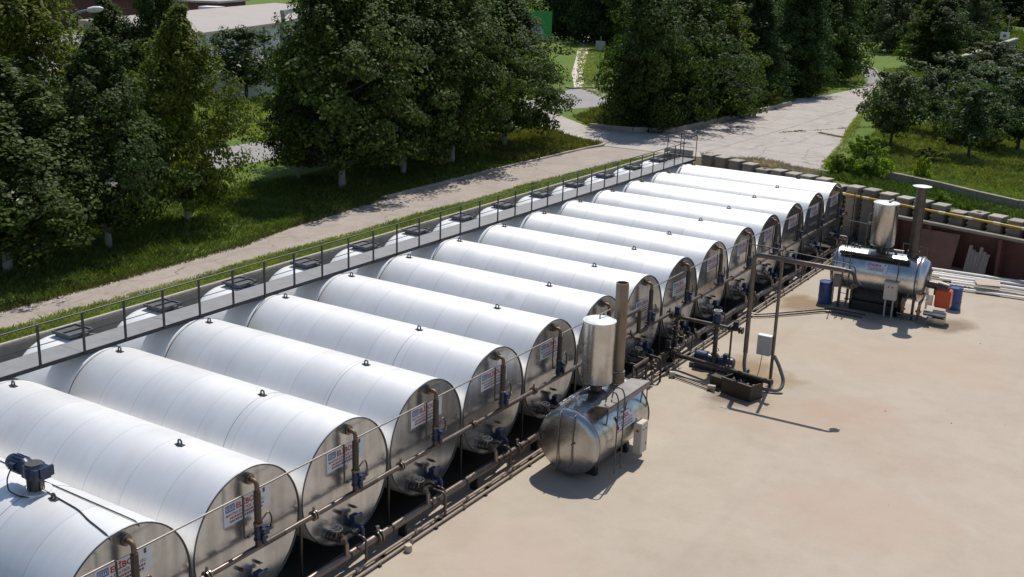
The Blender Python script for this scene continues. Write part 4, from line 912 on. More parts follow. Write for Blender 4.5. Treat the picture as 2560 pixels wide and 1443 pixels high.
b = MB(); b.lathe((VX, VY, 2.66), (0, 0, 1), [(0, .2), (.05, .42), (.12, .5), (1.82, .5)], 40); b.build('expansion_vessel', M['steel'], t, smooth=50)
b = MB(); b.ring((VX, VY, 4.48), (0, 0, 1), .5, .022, 40, 8); b.lathe((VX, VY, 4.48), (0, 0, 1), [(0, .5), (.03, .45), (.06, .3), (.07, 0)], 40); b.build('vessel_lid', M['lamp_white'], t, smooth=50)
b = MB(); b.cyl((VX, VY, 2.4), (VX, VY, 2.68), .2, n=20); b.build('vessel_neck', M['chimney_dark'], t)
b = MB(); b.tube([(VX-.5, VY-.1, 4.0), (VX-.62, VY-.14, 3.95), (VX-.62, VY-.14, 2.5)], .016, 8, .04); b.box((VX-.56, VY-.12, 3.6), (.14, .05, .05)); b.box((VX+.15, VY+.1, 4.58), (.08, .6, .05)); b.cyl((VX-.5, VY, 3.5), (VX-1.5, VY+.2, 3.5), .016, n=6)
b.build('level_gauge', M['rod'], t)
CX = 5.86
b = MB(); b.lathe((CX, BY, 2.38), (0, 0, 1), [(0, .24), (.3, .24), (.3, .2), (2.92, .2), (2.92, .17), (2.6, .17)], 28); b.build('chimney', M['chimney_dark'], t)
b = MB(); b.lathe((CX, BY, 5.34), (0, 0, 1), [(0, .36), (.0, .37), (.03, .22), (.06, 0)], 32); b.lathe((CX, BY, 5.335), (0, 0, 1), [(0, 0), (0, .365)], 32); 
for a in range(4): b.cyl((CX+.18*math.cos(a*1.57), BY+.18*math.sin(a*1.57), 5.2), (CX+.18*math.cos(a*1.57), BY+.18*math.sin(a*1.57), 5.36), .012, n=6)
b.build('chimney_cap', M['lamp_white'], t)
b = MB(); b.box((4.5, 33.78, 2.36), (2.8, .26, .03)); b.box((4.5, 33.65, 2.36), (2.8, .03, .1)); b.build('platform', M['black'], t, smooth=0)
b = MB()
for x in (3.35, 3.62): b.tube([(x, 33.45, .1), (x, 33.45, 2.7), (x, 33.6, 2.85), (x, 33.8, 2.7), (x, 33.8, 2.38)], .018, 8, .1)
for k in range(7): b.cyl((3.35, 33.45, .35+k*.33), (3.62, 33.45, .35+k*.33), .013, n=6)
b.build('ladder', M['rim'], t)
b = MB(); b.tube([(5.55, 33.5, .6), (5.55, 33.5, 2.3)], .02, 8); b.build('conduit', M['rim'], t)
b = MB(); b.tube([(3.05, 33.55, .1), (3.05, 33.55, 3.4), (3.05, 33.75, 3.4)], .018, 8, .05); b.build('standpipe', M['rim'], t)
b = MB(); b.tube([(2.7, 34.8, 2.75), (3.05, 34.8, 2.75), (3.05, 34.8, 2.2)], .03, 8, .1); b.box((3.2, 33.5, 1.15), (.34, .12, .5)); b.cyl((3.7, 34.4, 2.45), (3.7, 34.4, 2.56), .05, n=10)
b.ring((3.55, 34.4, 2.52), (0, 1, 0), .07, .02, 16, 6); b.cyl((4.9, 34.2, 2.44), (4.9, 34.2, 2.65), .04, n=8); b.cyl((5.2, 34.3, 2.44), (5.2, 34.3, 2.62), .06, n=8); b.cyl((4.8, 34.3, 2.6), (5.5, 34.35, 2.6), .045, n=8)
b.build('fitting', M['rod'], t)
sa = R(58); so_ = Vector((4.25, BY-(BR+.02)*math.sin(sa), BZ+(BR+.02)*math.cos(sa))); eyv = Vector((0, math.cos(sa), math.sin(sa)))
sign_parts(t, so_-eyv*.28, (1, 0, 0), eyv, .85, .36)
b = MB(); b.box((5.38, 33.45, 1.12), (.5, .26, .72)); cb = b.build('control_cabinet', M['box_cream'], t, smooth=0, bevel=.012)
b = MB(); b.box((5.38, 33.45, 1.5), (.56, .32, .04)); b.build('rain_hood', M['box_grey'], cb, smooth=0)
b = MB()
for x in (5.3, 5.46): b.cyl((x, 33.318, 1.3), (x, 33.305, 1.3), .028, n=10)
b.build('switch', M['black'], cb)
for x in (5.22, 5.52):
    b = MB(); b.box((x, 33.45, .38), (.06, .06, .76)); b.build('cabinet_leg', M['box_grey'], t, smooth=0)
b = MB(); b.cyl((6.6, 34.3, 1.45), (7.35, 34.3, 1.42), .16, n=16); b.cyl((7.0, 34.3, 1.42), (7.42, 34.28, 1.36), .24, n=18); b.box((7.05, 34.25, 1.2), (.3, .3, .24)); b.build('burner', M['pipe_dark'], t)
b = MB(); b.box((7.28, 34.25, .98), (.6, .5, .74)); b.build('burner_housing', M['orange'], t, smooth=0, bevel=.04)
b = MB(); b.cyl((7.05, 33.75, .42), (7.5, 33.75, .42), .16, n=16); b.cyl((6.7, 33.7, .4), (7.05, 33.7, .4), .1, n=14); b.cyl((7.5, 33.75, .42), (7.56, 33.75, .42), .1, n=14)
b.box((7.2, 33.75, .14), (.7, .3, .26)); b.cyl((6.75, 33.75, .55), (6.75, 33.75, 1.3), .04, n=10); b.ring((6.72, 33.55, 1.05), (0, 1, .2), .1, .014, 16, 6); b.box((6.85, 33.7, .95), (.25, .12, .4))
b.build('fuel_pump', M['steel'], t)
b = MB()
for x in (5.9, 6.5):
    b.tube([(x, 33.6, .05), (x, 33.55, .6), (x+.1, 33.65, .9), (x+.1, 34.0, 1.1)], .045, 8, .15)
    b.cyl((x, 33.58, .4), (x, 33.58, .46), .1, n=12)
b.tube([(5.7, 33.5, .25), (6.9, 33.5, .22)], .04, 8); b.build('valve_train', M['flange'], t)
# pipes on the ground towards the rear boiler
for off, r_, lab in ((0, .035, 'dark ground pipe feeding the rear boiler, farther of the pair'), (-.42, .04, 'dark ground pipe feeding the rear boiler, nearer of the pair')):
    b = MB(); b.tube([(1.05, 30.3+off*.8, .07), (1.6, 30.9+off, .07), (3.2, 33.0+off, .07), (4.6, 33.0+off, .07)], r_, 8, .3)
    b.tube([(1.05, 30.3+off*.8, .07), (.7, 30.2+off*.8, .08)], r_, 8)
    tag(b.build('ground_pipe', M['pipe_dark'], origin=(2.5, 31.5, 0)), lab, 'pipe', 'ground pipes to the rear boiler')
# drums
def drum(loc, label):
    t = thing('drum', label, 'drum', loc, 'blue steel drums')
    x, y, z = loc
    b = MB(); b.lathe((x, y, 0), (0, 0, 1), [(0, 0), (0, .285), (.02, .30), (.03, .285), (.3, .285), (.31, .296), (.33, .296), (.34, .285), (.6, .285), (.61, .296), (.63, .296), (.64, .285), (.9, .285), (.91, .30), (.935, .30), (.935, .28), (.915, .275), (.915, 0)], 32)
    b.build('body', M['drum_blue'], t)
    b = MB(); b.cyl((x+.17, y, .915), (x+.17, y, .94), .035, n=12); b.cyl((x-.19, y+.05, .915), (x-.19, y+.05, .93), .02, n=10); b.build('bung', M['flange'], t)
drum((2.64, 33.9, 0), 'blue steel drum standing at the left end of the rear boiler')
drum((7.32, 36.5, 0), 'blue steel drum partly hidden behind the orange burner')

# ------------------------------------------------------------------ steel stock at the right
rng = random.Random(21)
rows = [(5.2, 41.5, 11.2, 41.9, .36, .08), (5.45, 41.1, 11.0, 41.6, .30, .07), (5.0, 40.55, 8.4, 40.85, .34, .10), (5.9, 40.3, 11.2, 41.0, .26, .07), (6.5, 39.95, 11.0, 40.5, .28, .08), (7.0, 39.6, 11.0, 40.05, .12, .06), (8.4, 40.35, 11.4, 40.55, .38, .08), (5.4, 40.1, 9.2, 40.3, .10, .06)]
labs = ['rearmost long bright steel bar under the rusty sheet', 'second long steel bar from the red recess', 'thick bright steel bar ending short left of the tan board', 'long steel bar lying just behind the tan board', 'long steel bar passing under the tan board', 'frontmost long steel bar of the stock at the right', 'short bright steel bar lying on top of the stock at the right edge', 'thin steel bar nearest the rear boiler end']
for (x0, y0, x1, y1, z_, r_), lab in zip(rows, labs):
    d = Vector((x1-x0, y1-y0, 0)); ang = math.atan2(d.y, d.x); rz = Matrix.Rotation(ang, 3, 'Z'); c = Vector(((x0+x1)/2, (y0+y1)/2, z_))
    b = MB()                                                    # channel section
    b.box(c+rz @ Vector((0, 0, .0)), (d.length, r_*2.4, .016), rz); b.box(c+rz @ Vector((0, r_*1.2, -.03)), (d.length, .016, .07), rz); b.box(c+rz @ Vector((0, -r_*1.2, -.03)), (d.length, .016, .07), rz)
    tag(b.build('steel_bar', M['bright_bar'], origin=c, smooth=0), lab, 'steel bar', 'steel bars stacked at the right')
b = MB(); b.box((7.95, 40.3, .41), (1.0, .95, .012), Matrix.Rotation(.35, 3, 'Z') @ Matrix.Rotation(.05, 3, 'X'))
tag(b.build('tan_board', M['card'], origin=(7.95, 40.3, .4), smooth=0), 'square tan board lying across the steel bars', 'board')
t = thing('pallet', 'broken wooden pallet lying beside the steel bars', 'pallet', (6.6, 40.1, 0))
for k in range(7):
    b = MB(); b.box((6.15+k*.17, 40.15+k*.05, .11+.01*(k % 2)), (.10, .95-.08*(k % 3), .02), Matrix.Rotation(.25, 3, 'Z')); b.build('slat', M['card'], t, smooth=0)
for q in (-.35, .35):
    b = MB(); b.box((6.66-q*.1, 40.3+q, .05), (1.2, .09, .09), Matrix.Rotation(.25, 3, 'Z')); b.build('bearer', M['wood'], t, smooth=0)

# ------------------------------------------------------------------ trees
def crown_profile(kind, u):
    if kind == 'linden': return (math.sin(math.pi*min(1, (u*0.90+0.13)))**0.62)*(1.0 if u < .35 else 1-.42*((u-.35)/.65))*1.15
    if kind == 'cone': return max(.06, (1-u)**.75*(min(1, u*6+.45)))
    if kind == 'round': return math.sqrt(max(0.02, 1-(2*u-1)**2))
    if kind == 'bush': return math.sqrt(max(0.02, 1-(1.5*u-.5)**2)) if u > 0 else .9
    return 1
def make_crown(kind, seed, H, z0, rad, nclump, nleaf, ls, droop=.35):
    rng = random.Random(seed); vs_ = []; fs_ = []; centers = []
    lob = [(rng.uniform(0, 6.28), rng.uniform(.05, .2), rng.randint(2, 5)) for _ in range(4)]
    for k in range(nclump):
        u = (k+rng.random())/nclump; u = u**1.05
        rr = crown_profile(kind, u)*rad
        a = k*2.39996+rng.uniform(-.6, .6)
        rr *= 1+sum(am*math.sin(n_*a+ph+u*5) for ph, am, n_ in lob)
        q = rng.uniform(.45, 1.0) if rng.random() < .8 else rng.uniform(.1, .5)
        z = z0+u*(H-z0)
        centers.append((rr*q*math.cos(a), rr*q*math.sin(a), z, u))
    per = nleaf//nclump
    for (cx_, cy_, cz_, u) in centers:
        cr = rad*rng.uniform(.10, .23)*(1.0 if u < .75 else .72)
        oh = Vector((cx_, cy_, 0)); oh = oh.normalized() if oh.length > .05 else Vector((1, 0, 0)); ax = (oh+Vector((0, 0, rng.uniform(-.7, .3) if u < .6 else rng.uniform(.4, 2.0)))).normalized(); st_ = rng.uniform(.5, 1.1)
        out_ = Vector((cx_, cy_, (cz_-z0-(H-z0)*.35)*.7)); out_ = out_.normalized() if out_.length > .01 else Vector((0, 0, 1))
        for j in range(per):
            while True:
                d = Vector((rng.uniform(-1, 1), rng.uniform(-1, 1), rng.uniform(-1, 1)))
                if .15 < d.length < 1: break
            d = d.normalized()*d.length**.5
            q_ = Vector((d.x*cr, d.y*cr, d.z*cr*.8)); p = Vector((cx_, cy_, cz_))+q_+ax*(q_.dot(ax)*st_)
            p += Vector((cx_, cy_, 0)).normalized()*0.0+Vector((0, 0, -droop*cr*(d.x*d.x+d.y*d.y)*.5))
            nn = (out_*.55+d*.6+Vector((rng.uniform(-.6, .6), rng.uniform(-.6, .6), rng.uniform(-.1, .8)))).normalized()
            _, e1, e2 = basis(nn); an = rng.uniform(0, 6.28); s_ = ls*rng.uniform(.65, 1.3)
            ux = e1*math.cos(an)+e2*math.sin(an); uy = nn.cross(ux)
            o = len(vs_); bend_ = nn*(-.18*s_)
            vs_ += [p-ux*s_*.5, p+uy*s_*.36+bend_*.2, p+ux*s_*.55+bend_, p-uy*s_*.36+bend_*.2]
            fs_.append((o, o+1, o+2, o+3))
    return vs_, fs_, centers
def tree_proto(name, kind, seed, H, z0, rad, nclump, nleaf, ls, leaf, bark, tr=.16, stems=1):
    t = thing(name, 'x', 'tree', (0, 0, 0))
    vs_, fs_, cen = make_crown(kind, seed, H, z0, rad, nclump, nleaf, ls)
    me = bpy.data.meshes.new('crown'); me.from_pydata([tuple(v) for v in vs_], [], fs_); me.materials.append(M[leaf]); me.update()
    c = bpy.data.objects.new('crown', me); col.objects.link(c); c.parent = t
    rng = random.Random(seed+9); b = MB()
    if stems == 1:
        p1 = Vector((rng.uniform(-.1, .1), rng.uniform(-.1, .1), H*.55)); b.tube([(0, 0, -.25), (0.01, 0, z0*.5), (p1.x*.5, p1.y*.5, z0), p1, (p1.x*1.3, p1.y*1.3, H*.9)], tr*.9, 12, 1.0, taper=.03)
    for k in range(0, len(cen), max(1, len(cen)//26)):
        x, y, z, u = cen[k]; zs = max(z0*.8, z-.5*math.hypot(x, y)-.15*H*.2) if stems == 1 else 0
        st = Vector((0, 0, min(zs, H*.8))) if stems == 1 else Vector((rng.uniform(-.12, .12), rng.uniform(-.12, .12), -.1))
        md = st.lerp(Vector((x, y, z)), .5)+Vector((0, 0, -.05*H*.3))
        b.tube([st, md, (x, y, z)], tr*(.42-.22*u) if stems == 1 else .022, 6, .5, taper=.012, seg=3)
    o = b.build('trunk', M[bark], t)
    return t
P = {}
P['l1'] = tree_proto('linden_tree', 'linden', 1, 9.0, 1.25, 2.7, 270, 38000, .145, 'leaf', 'bark_white')
P['l2'] = tree_proto('linden_tree', 'linden', 2, 9.0, 1.2, 2.7, 240, 36000, .145, 'leaf', 'bark_white')
P['l3'] = tree_proto('linden_tree', 'linden', 3, 9.0, 1.15, 2.9, 280, 38000, .15, 'leaf', 'bark_white')
P['l4'] = tree_proto('linden_tree', 'cone', 4, 9.0, 1.1, 2.6, 260, 36000, .145, 'leaf_light', 'bark_white')
P['l5'] = tree_proto('linden_tree', 'linden', 24, 9.0, 1.1, 2.8, 290, 40000, .15, 'leaf_light', 'bark_white')
P['d1'] = tree_proto('dense_tree', 'linden', 5, 9.0, .3, 2.9, 290, 36000, .17, 'leaf', 'bark')
P['d2'] = tree_proto('dense_tree', 'cone', 6, 9.0, .3, 2.9, 290, 36000, .17, 'leaf_dark', 'bark')
P['f1'] = tree_proto('fruit_tree', 'round', 7, 4.4, 1.1, 2.0, 120, 12500, .14, 'leaf_fruit', 'bark', .1)
P['f2'] = tree_proto('fruit_tree', 'round', 8, 4.4, 1.2, 2.0, 95, 10500, .14, 'leaf_fruit', 'bark', .1)
P['o1'] = tree_proto('willow_tree', 'round', 9, 4.4, .3, 2.2, 80, 9000, .17, 'leaf_olive', 'bark', .1)
P['b1'] = tree_proto('bush', 'bush', 10, 2.0, .1, 1.3, 46, 5200, .13, 'leaf_lime', 'bark', .05, 3)
P['b2'] = tree_proto('bush', 'bush', 12, 2.0, .1, 1.3, 46, 4200, .14, 'leaf_light', 'bark', .05, 3)
used = set()
def tree(kind, x, y, h, r, label, group=None, rz=None, cat=None, z=None, sx=1.0, sy=1.0):
    src = P[kind]; H0, R0 = {'l5': (9, 2.8), 'l1': (9, 2.7), 'l2': (9, 2.7), 'l3': (9, 2.9), 'l4': (9, 2.6), 'd1': (9, 2.9), 'd2': (9, 2.9), 'f1': (4.4, 2.0), 'f2': (4.4, 2.0), 'o1': (4.4, 2.2), 'b1': (2, 1.3), 'b2': (2, 1.3)}[kind]
    o = src if kind not in used else copy_tree(src); used.add(kind)
    o.location = (x, y, gz(x) if z is None else z); o.rotation_euler = (0, 0, (x*7.3+y*3.1) % 6.28 if rz is None else rz)
    k_ = 1.0 if kind[0] in 'bfo' else 1.22
    o.scale = (r/R0*k_*sx, r/R0*k_*sy, h/H0)
    o['label'] = label; o['category'] = cat or ('bush' if kind[0] == 'b' else 'tree')
    if group: o['group'] = group
    elif 'group' in o: del o['group']
    return o
GA = 'limewashed trees along the dusty road'
tree('l1', -18.1, 10.1, 6.9, 2.35, 'dark leafy tree at the left edge, nearest the viewer in the roadside row', GA, rz=0.2, sx=1.0, sy=1.3)
tree('l2', -18.1, 14.2, 7.6, 1.6, 'slim dark pointed tree with limewashed trunk, second in the roadside row', GA, rz=3.0, sx=1.0, sy=1.3)
tree('l5', -18.95, 18.7, 8.3, 1.8, 'broad yellow-green tree with limewashed trunk left of the gap to the pale building', GA, rz=0.3, sx=1.0, sy=1.0)
tree('l1', -18.8, 28.0, 10.8, 2.55, 'tall dark tree with limewashed trunk right of the sunlit lawn gap', GA, rz=3.3, sx=1.0, sy=1.3)
tree('l3', -19.2, 33.2, 10.4, 2.4, 'tall tree with thin hidden trunk, fifth along the roadside row', GA, rz=0.1, sx=1.0, sy=1.3)
tree('l2', -18.95, 37.1, 10.6, 2.6, 'tall tree with limewashed trunk, last but one of the roadside row', GA, rz=0.4, sx=1.0, sy=1.3)
tree('l3', -20.0, 44.0, 8.6, 2.45, 'spreading tree with pale trunk at the road corner, last of the roadside row', GA, rz=3.0, sx=1.0, sy=1.3)
GB = 'second row trees behind the road'
tree('l5', -25.6, 16.7, 10.2, 2.3, 'bright green tall tree at the upper left corner, behind the nearest dark one', GB)
tree('l3', -30.6, 24.7, 8.0, 1.9, 'olive green tree right of the street lamp', GB)
tree('l1', -30.0, 27.2, 10.4, 1.5, 'thin dark tree with see-through top left of the pale roof', GB)
tree('f1', -46.6, 49.6, 5.0, 3.1, 'small round dark tree before the white wall of the long building', GB)
tree('l2', -21.9, 28.4, 6.4, 1.25, 'small dark tree filling the left foot of the tall middle group', GB)
tree('l3', -23.2, 33.0, 11.2, 2.2, 'tall tree whose dark stem shows in the middle of the tall group', GB)
tree('l1', -24.0, 38.5, 11.0, 2.4, 'tall tree behind the last but one roadside tree', GB)
tree('l2', -24.6, 44.0, 10.4, 2.3, 'tall tree behind the road corner tree, left of the green billboard', GB)
tree('l3', -24.0, 8.0, 9.6, 2.5, 'dark tree filling the far left edge behind the roadside row', GB)
GC = 'trees of the clump by the apron'
tree('d1', -16.9, 56.6, 10.6, 2.4, 'big dense dark tree at the left end of the clump by the apron', GC)
tree('d2', -18.9, 60.2, 10.5, 2.4, 'dark tree at the back left of the clump by the apron', GC)
tree('d1', -17.0, 62.8, 10.6, 3.0, 'tall mid green tree in the middle of the clump by the apron', GC)
tree('l4', -17.2, 69.5, 9.6, 2.7, 'lighter tall tree in the right half of the clump by the apron', GC)
tree('d1', -15.9, 67.3, 5.6, 2.3, 'lower leafy tree at the front right of the clump by the apron', GC)
tree('d2', -16.9, 76.8, 8.6, 2.6, 'pointed grey-green tree at the right end of the clump by the apron', GC)
tree('b2', -15.1, 74.2, 1.9, 1.2, 'small green bush at the kerb below the right end of the clump')
GD = 'dark tall trees beyond the apron'
tree('d2', -16.6, 85.8, 12.0, 3.0, 'very dark tall tree standing just right of the clump gap', GD)
tree('d2', -18.6, 92.0, 12.0, 3.0, 'very dark tall tree behind the clump gap', GD)
tree('d1', -18.4, 101.5, 11.0, 3.0, 'dark tall tree left of the narrow garden path', GD)
tree('d2', -21.5, 110, 12.0, 3.6, 'dark tall tree farther back beside the garden path', GD)
GE = 'far trees behind the path'
tree('d2', -67.0, 133.4, 16.0, 4.6, 'dark far tree left of the pale path, by the green billboard', GE)
tree('d1', -74.0, 126, 16.0, 5.0, 'dark far tree behind the green billboard', GE)
tree('d2', -58.5, 128.0, 16.0, 4.2, 'dark far tree right of the pale path', GE)
tree('d1', -50.0, 124.0, 15.0, 4.4, 'far tree filling the gap left of the apron clump', GE)
tree('d2', -78.0, 160, 18.0, 6.0, 'farthest dark tree above the end of the pale path', GE)
tree('d1', -27.5, 104, 12.0, 3.4, 'dark tall tree filling the gap behind the right half of the clump', GD)
tree('d2', -32.5, 112, 13.0, 3.8, 'dark tall tree behind the middle of the clump', GD)
GF = 'far trees at the upper right'
tree('o1', -24.5, 150, 8.2, 4.2, 'olive far tree above the lawn beside the dark tall trees', GF)
tree('l4', -14.6, 124.5, 8.2, 2.6, 'yellow-green twin topped tree on the lawn, left top', GF)
tree('d1', -12.2, 122.5, 8.2, 3.1, 'yellow-green twin topped tree on the lawn, right top', GF)
tree('d2', -21.0, 178, 11.0, 5.0, 'dark far tree behind the twin topped tree', GF)
tree('d2', -30.0, 190, 12.0, 5.0, 'dark far tree left of the twin topped tree, near the top edge', GF)
tree('o1', -18.5, 172, 8.5, 3.6, 'grey-green far tree with leaning bare stem right of the twin topped tree', GF)
tree('d1', -36, 185, 13, 6, 'far tree filling the top edge above the olive tree', GF)
tree('d2', -36, 262, 10, 6, 'hedge-like far dark tree at the top right, left one', GF)
tree('d2', -30, 275, 10, 7, 'hedge-like far dark tree at the top right, middle one', GF)
tree('d1', -22, 270, 9, 6, 'hedge-like far dark tree at the top right corner', GF)
tree('d2', -46, 300, 12, 9, 'far dark tree above the rough field', GF)
tree('b2', -19.5, 196, 3.2, 2.6, 'far low bush in the rough field, left one', 'far bushes in the rough field')
tree('b2', -23.0, 226, 3.4, 3.4, 'far low bush in the rough field, upper one', 'far bushes in the rough field')
tree('b2', -13.8, 165, 2.6, 1.9, 'far low bush in the rough field, beside the small white sign', 'far bushes in the rough field')
GR = 'fruit trees on the meadow'
tree('f1', -1.97, 61.2, 4.7, 2.3, 'round dark fruit tree with forked trunk nearest the apron', GR)
tree('f2', -1.2, 70.2, 4.3, 2.2, 'fruit tree with thin trunk right behind the nearest one', GR)
tree('f2', 2.75, 61.3, 4.4, 2.3, 'fruit tree with open crown and leaning trunk in the middle of the meadow', GR)
tree('f1', 4.6, 67.6, 4.8, 2.7, 'dark fruit tree cut off by the right edge', GR)
tree('f1', 0.9, 75.5, 4.4, 2.7, 'fruit tree in the second rank behind the open crowned one', GR)
tree('f2', -3.4, 84.5, 4.4, 2.8, 'fruit tree at the back left of the orchard', GR)
tree('o1', -4.6, 112, 4.2, 3.6, 'grey olive bush-like tree before the sloping ramp wall', GR)
tree('o1', 0.2, 98, 4.6, 3.4, 'grey olive tree at the right edge above the orchard', GR)
tree('f1', 2.0, 88, 4.8, 3.2, 'dark fruit tree at the back right of the orchard', GR)
tree('o1', -0.6, 80.0, 3.2, 2.6, 'low grey-green shrubby tree between the orchard trunks', GR)
tree('b2', 0.6, 66.5, 1.5, 1.2, 'low shrub on the meadow under the second fruit tree', None)
tree('b2', 3.0, 66.0, 1.1, 1.0, 'low shrub on the meadow left of the right edge fruit tree', None)
tree('b2', 1.0, 58.2, .8, .9, 'low weed clump before the open crowned fruit tree', None)
tree('b1', -0.5, 50.0, 2.1, 1.45, 'bright lime green bush behind the pillar row', None)
tree('b1', -1.9, 49.7, 1.0, .8, 'low bluish shoot left of the bright lime green bush', None)
tree('b1', 2.1, 52.2, 1.15, .62, 'small lime bush standing above the low concrete wall', None)
tree('b1', 4.4, 46.2, .75, .5, 'weed tuft growing between pillars right of the rear chimney', None, z=2.35)
tree('b2', 2.2, 44.2, .7, .8, 'low dark weeds at the foot of the pillar wall behind the rear vessel', None, z=0)
tree('b2', -20.9, 21.8, 1.5, .9, 'shrub with dry tips at the road edge beside the broad yellow-green tree', None)

# ------------------------------------------------------------------ grass
def inside(p, poly):
    c = False; j = len(poly)-1
    for i in range(len(poly)):
        if (poly[i][1] > p[1]) != (poly[j][1] > p[1]) and p[0] < (poly[j][0]-poly[i][0])*(p[1]-poly[i][1])/(poly[j][1]-poly[i][1])+poly[i][0]: c = not c
        j = i
    return c
def grass(name, poly, n_, hgt_, wid, mat, seed, zf=gz):
    rng = random.Random(seed); vs_ = []; fs_ = []
    xs = [p[0] for p in poly]; ys = [p[1] for p in poly]; k = 0
    while k < n_:
        p = (rng.uniform(min(xs), max(xs)), rng.uniform(min(ys), max(ys)))
        if not inside(p, poly): continue
        k += 1; z = zf(p[0]); big = .5+.8*rng.random()*(.6+.4*math.sin(p[0]*1.3+p[1]*.7))
        for q in range(5):
            a = rng.uniform(0, 6.28); h = hgt_*big*rng.uniform(.6, 1.2); d = Vector((math.cos(a), math.sin(a), 0)); s_ = Vector((-d.y, d.x, 0))*wid
            b0 = Vector((p[0]+rng.uniform(-.12, .12), p[1]+rng.uniform(-.12, .12), z-.01)); o = len(vs_)
            vs_ += [b0-s_, b0+s_, b0+d*h*.35+Vector((0, 0, h*.7))+s_*.6, b0+d*h*.75+Vector((0, 0, h))]
            fs_.append((o, o+1, o+2, o+3))
    me = bpy.data.meshes.new(name); me.from_pydata([tuple(v) for v in vs_], [], fs_); me.materials.append(M[mat]); me.update()
    o = bpy.data.objects.new(name, me); col.objects.link(o); return struct(o, 'stuff')
grass('verge_grass', [(-12.62, -6), (-11.52, -6), (-11.52, 48), (-12.0, 47.8), (-12.7, 40), (-12.85, 20)], 12000, .13, .013, 'blade_pale', 1)
grass('tree_row_grass', [(-22.5, 2), (-14.4, 2), (-14.4, 10), (-14.7, 17), (-15.5, 20.8), (-16.2, 28), (-16.3, 46), (-16.1, 49), (-20, 50.6), (-22.5, 50.6)], 16000, .24, .015, 'blade', 2)
grass('road_edge_grass', [(-14.5, 2), (-14.2, 2), (-14.25, 10), (-14.5, 17.5), (-15.2, 20.4), (-15.8, 27.5), (-16.2, 28), (-15.5, 20.8), (-14.8, 17)], 1500, .17, .014, 'blade_dry', 12)
grass('corner_grass', [(-22, 40), (-16.3, 40), (-16.1, 46.5), (-15.95, 48.3), (-17.5, 49.3), (-20.4, 50.8), (-23, 52)], 3600, .34, .02, 'blade_dry', 3)
grass('clump_grass', [(-23.6, 58.6), (-20, 54.8), (-17, 55.1), (-15.1, 57.2), (-14.8, 78), (-24, 70)], 4200, .5, .03, 'blade_dry', 4)
grass('meadow_grass', [(-1.9, 50.3), (.5, 50.7), (3.6, 50.2), (5.6, 49.5), (8, 48.6), (14, 46.6), (16, 66), (6, 80), (-5.2, 72), (-2.6, 54)], 26000, .24, .015, 'blade_pale', 5)
grass('dry_weeds', [(-9.5, 48.7), (-2.5, 47.2), (-2.5, 48.9), (-9.5, 49.4)], 1500, .30, .016, 'straw', 6)
grass('wall_weeds', [(-2.5, 47.6), (14, 43.5), (14, 45.8), (5.6, 48.3), (0, 50)], 2600, .3, .022, 'blade', 7)
grass('field_grass', [(-9, 92), (-2, 92), (0, 130), (-12, 210), (-30, 260), (-24, 170)], 9000, .5, .06, 'blade', 9)
grass('lawn_grass', [(-60, 125), (-33, 76), (-25, 68), (-24, 60), (-20, 84), (-15.6, 84), (-15.4, 104), (-19.4, 118), (-30, 130), (-45, 150)], 15000, .22, .05, 'blade_pale', 10)
grass('lawn_grass', [(-46, 15), (-33.6, 15), (-33.4, 66), (-46, 48)], 6000, .2, .04, 'blade_pale', 11)
grass('lawn_grass', [(-13.2, 104), (-10.8, 90), (-7, 74), (-5, 74), (-4, 92), (-10, 128), (-18, 122)], 8000, .22, .04, 'blade_pale', 13)

grass('meadow_weeds', [(-1.5, 54), (6, 52), (12, 54), (10, 74), (-3, 76), (-3, 60)], 4500, .32, .014, 'blade_dry', 17)
grass('joint_weeds', [(-9.6, 62), (-9.4, 61.6), (-5.2, 70), (-5.4, 70.4)], 160, .10, .02, 'blade_dry', 14)
grass('joint_weeds', [(-7.4, 63.5), (-5.2, 62.5), (-5.2, 63.0), (-7.4, 64.1)], 260, .10, .02, 'blade_dry', 15)
grass('apron_edge_grass', [(-2.4, 50), (-2.9, 53), (-4.3, 60), (-5.6, 66), (-8.3, 78), (-8.6, 78), (-6.2, 66), (-4.8, 60), (-3.5, 53), (-2.9, 50)], 1500, .14, .018, 'blade_pale', 16)
# ------------------------------------------------------------------ buildings and roadside things far off
t = thing('long_building', 'long low white building with pale flat-pitched roof at the upper left', 'building', (-70, 70, 2.9))
A = Vector((-66.2, 63.2, 2.9)); B = Vector((-86.5, 110.0, 2.9)); d = (B-A).normalized(); n_ = Vector((-d.y, d.x, 0)); n_ = n_ if n_.x < 0 else -n_; L = (B-A).length
rl = Matrix((d, n_, Vector((0, 0, 1)))).transposed()
b = MB(); b.box(A+d*L/2+n_*5.5+Vector((0, 0, 1.5)), (L, 11, 3.0), rl); b.build('wall', M['white'], t, smooth=0)
b = MB(); b.prism([(-.6, 3.02), (-.6, 3.22), (11.6, 3.9), (11.6, 3.02)], A-d*.6, n_, (0, 0, 1), d, L+1.2); rf = b.build('roof', M['roof_pale'], t, smooth=0)
b = MB(); b.box(A+d*L*.42+n_*13+Vector((0, 0, 3.2)), (5, 3.0, .8), rl); b.build('roof_box', M['white'], t, smooth=0).parent = rf
b = MB(); b.box(A+d*L*.7+n_*14+Vector((0, 0, 3.4)), (2.6, 2.4, .9), rl); b.build('roof_box', M['white'], t, smooth=0).parent = rf
for k in range(9):
    c = A+d*(4+k*6.2)+Vector((0, 0, 1.75)); b = MB()
    b.box(c-n_*.02, (1.0, .1, 1.15), rl); f_ = b.build('window', M['grey_post'], t, smooth=0)
    b = MB(); b.box(c-n_*.06, (.84, .08, .98), rl); b.build('pane', M['glass'], f_, smooth=0)
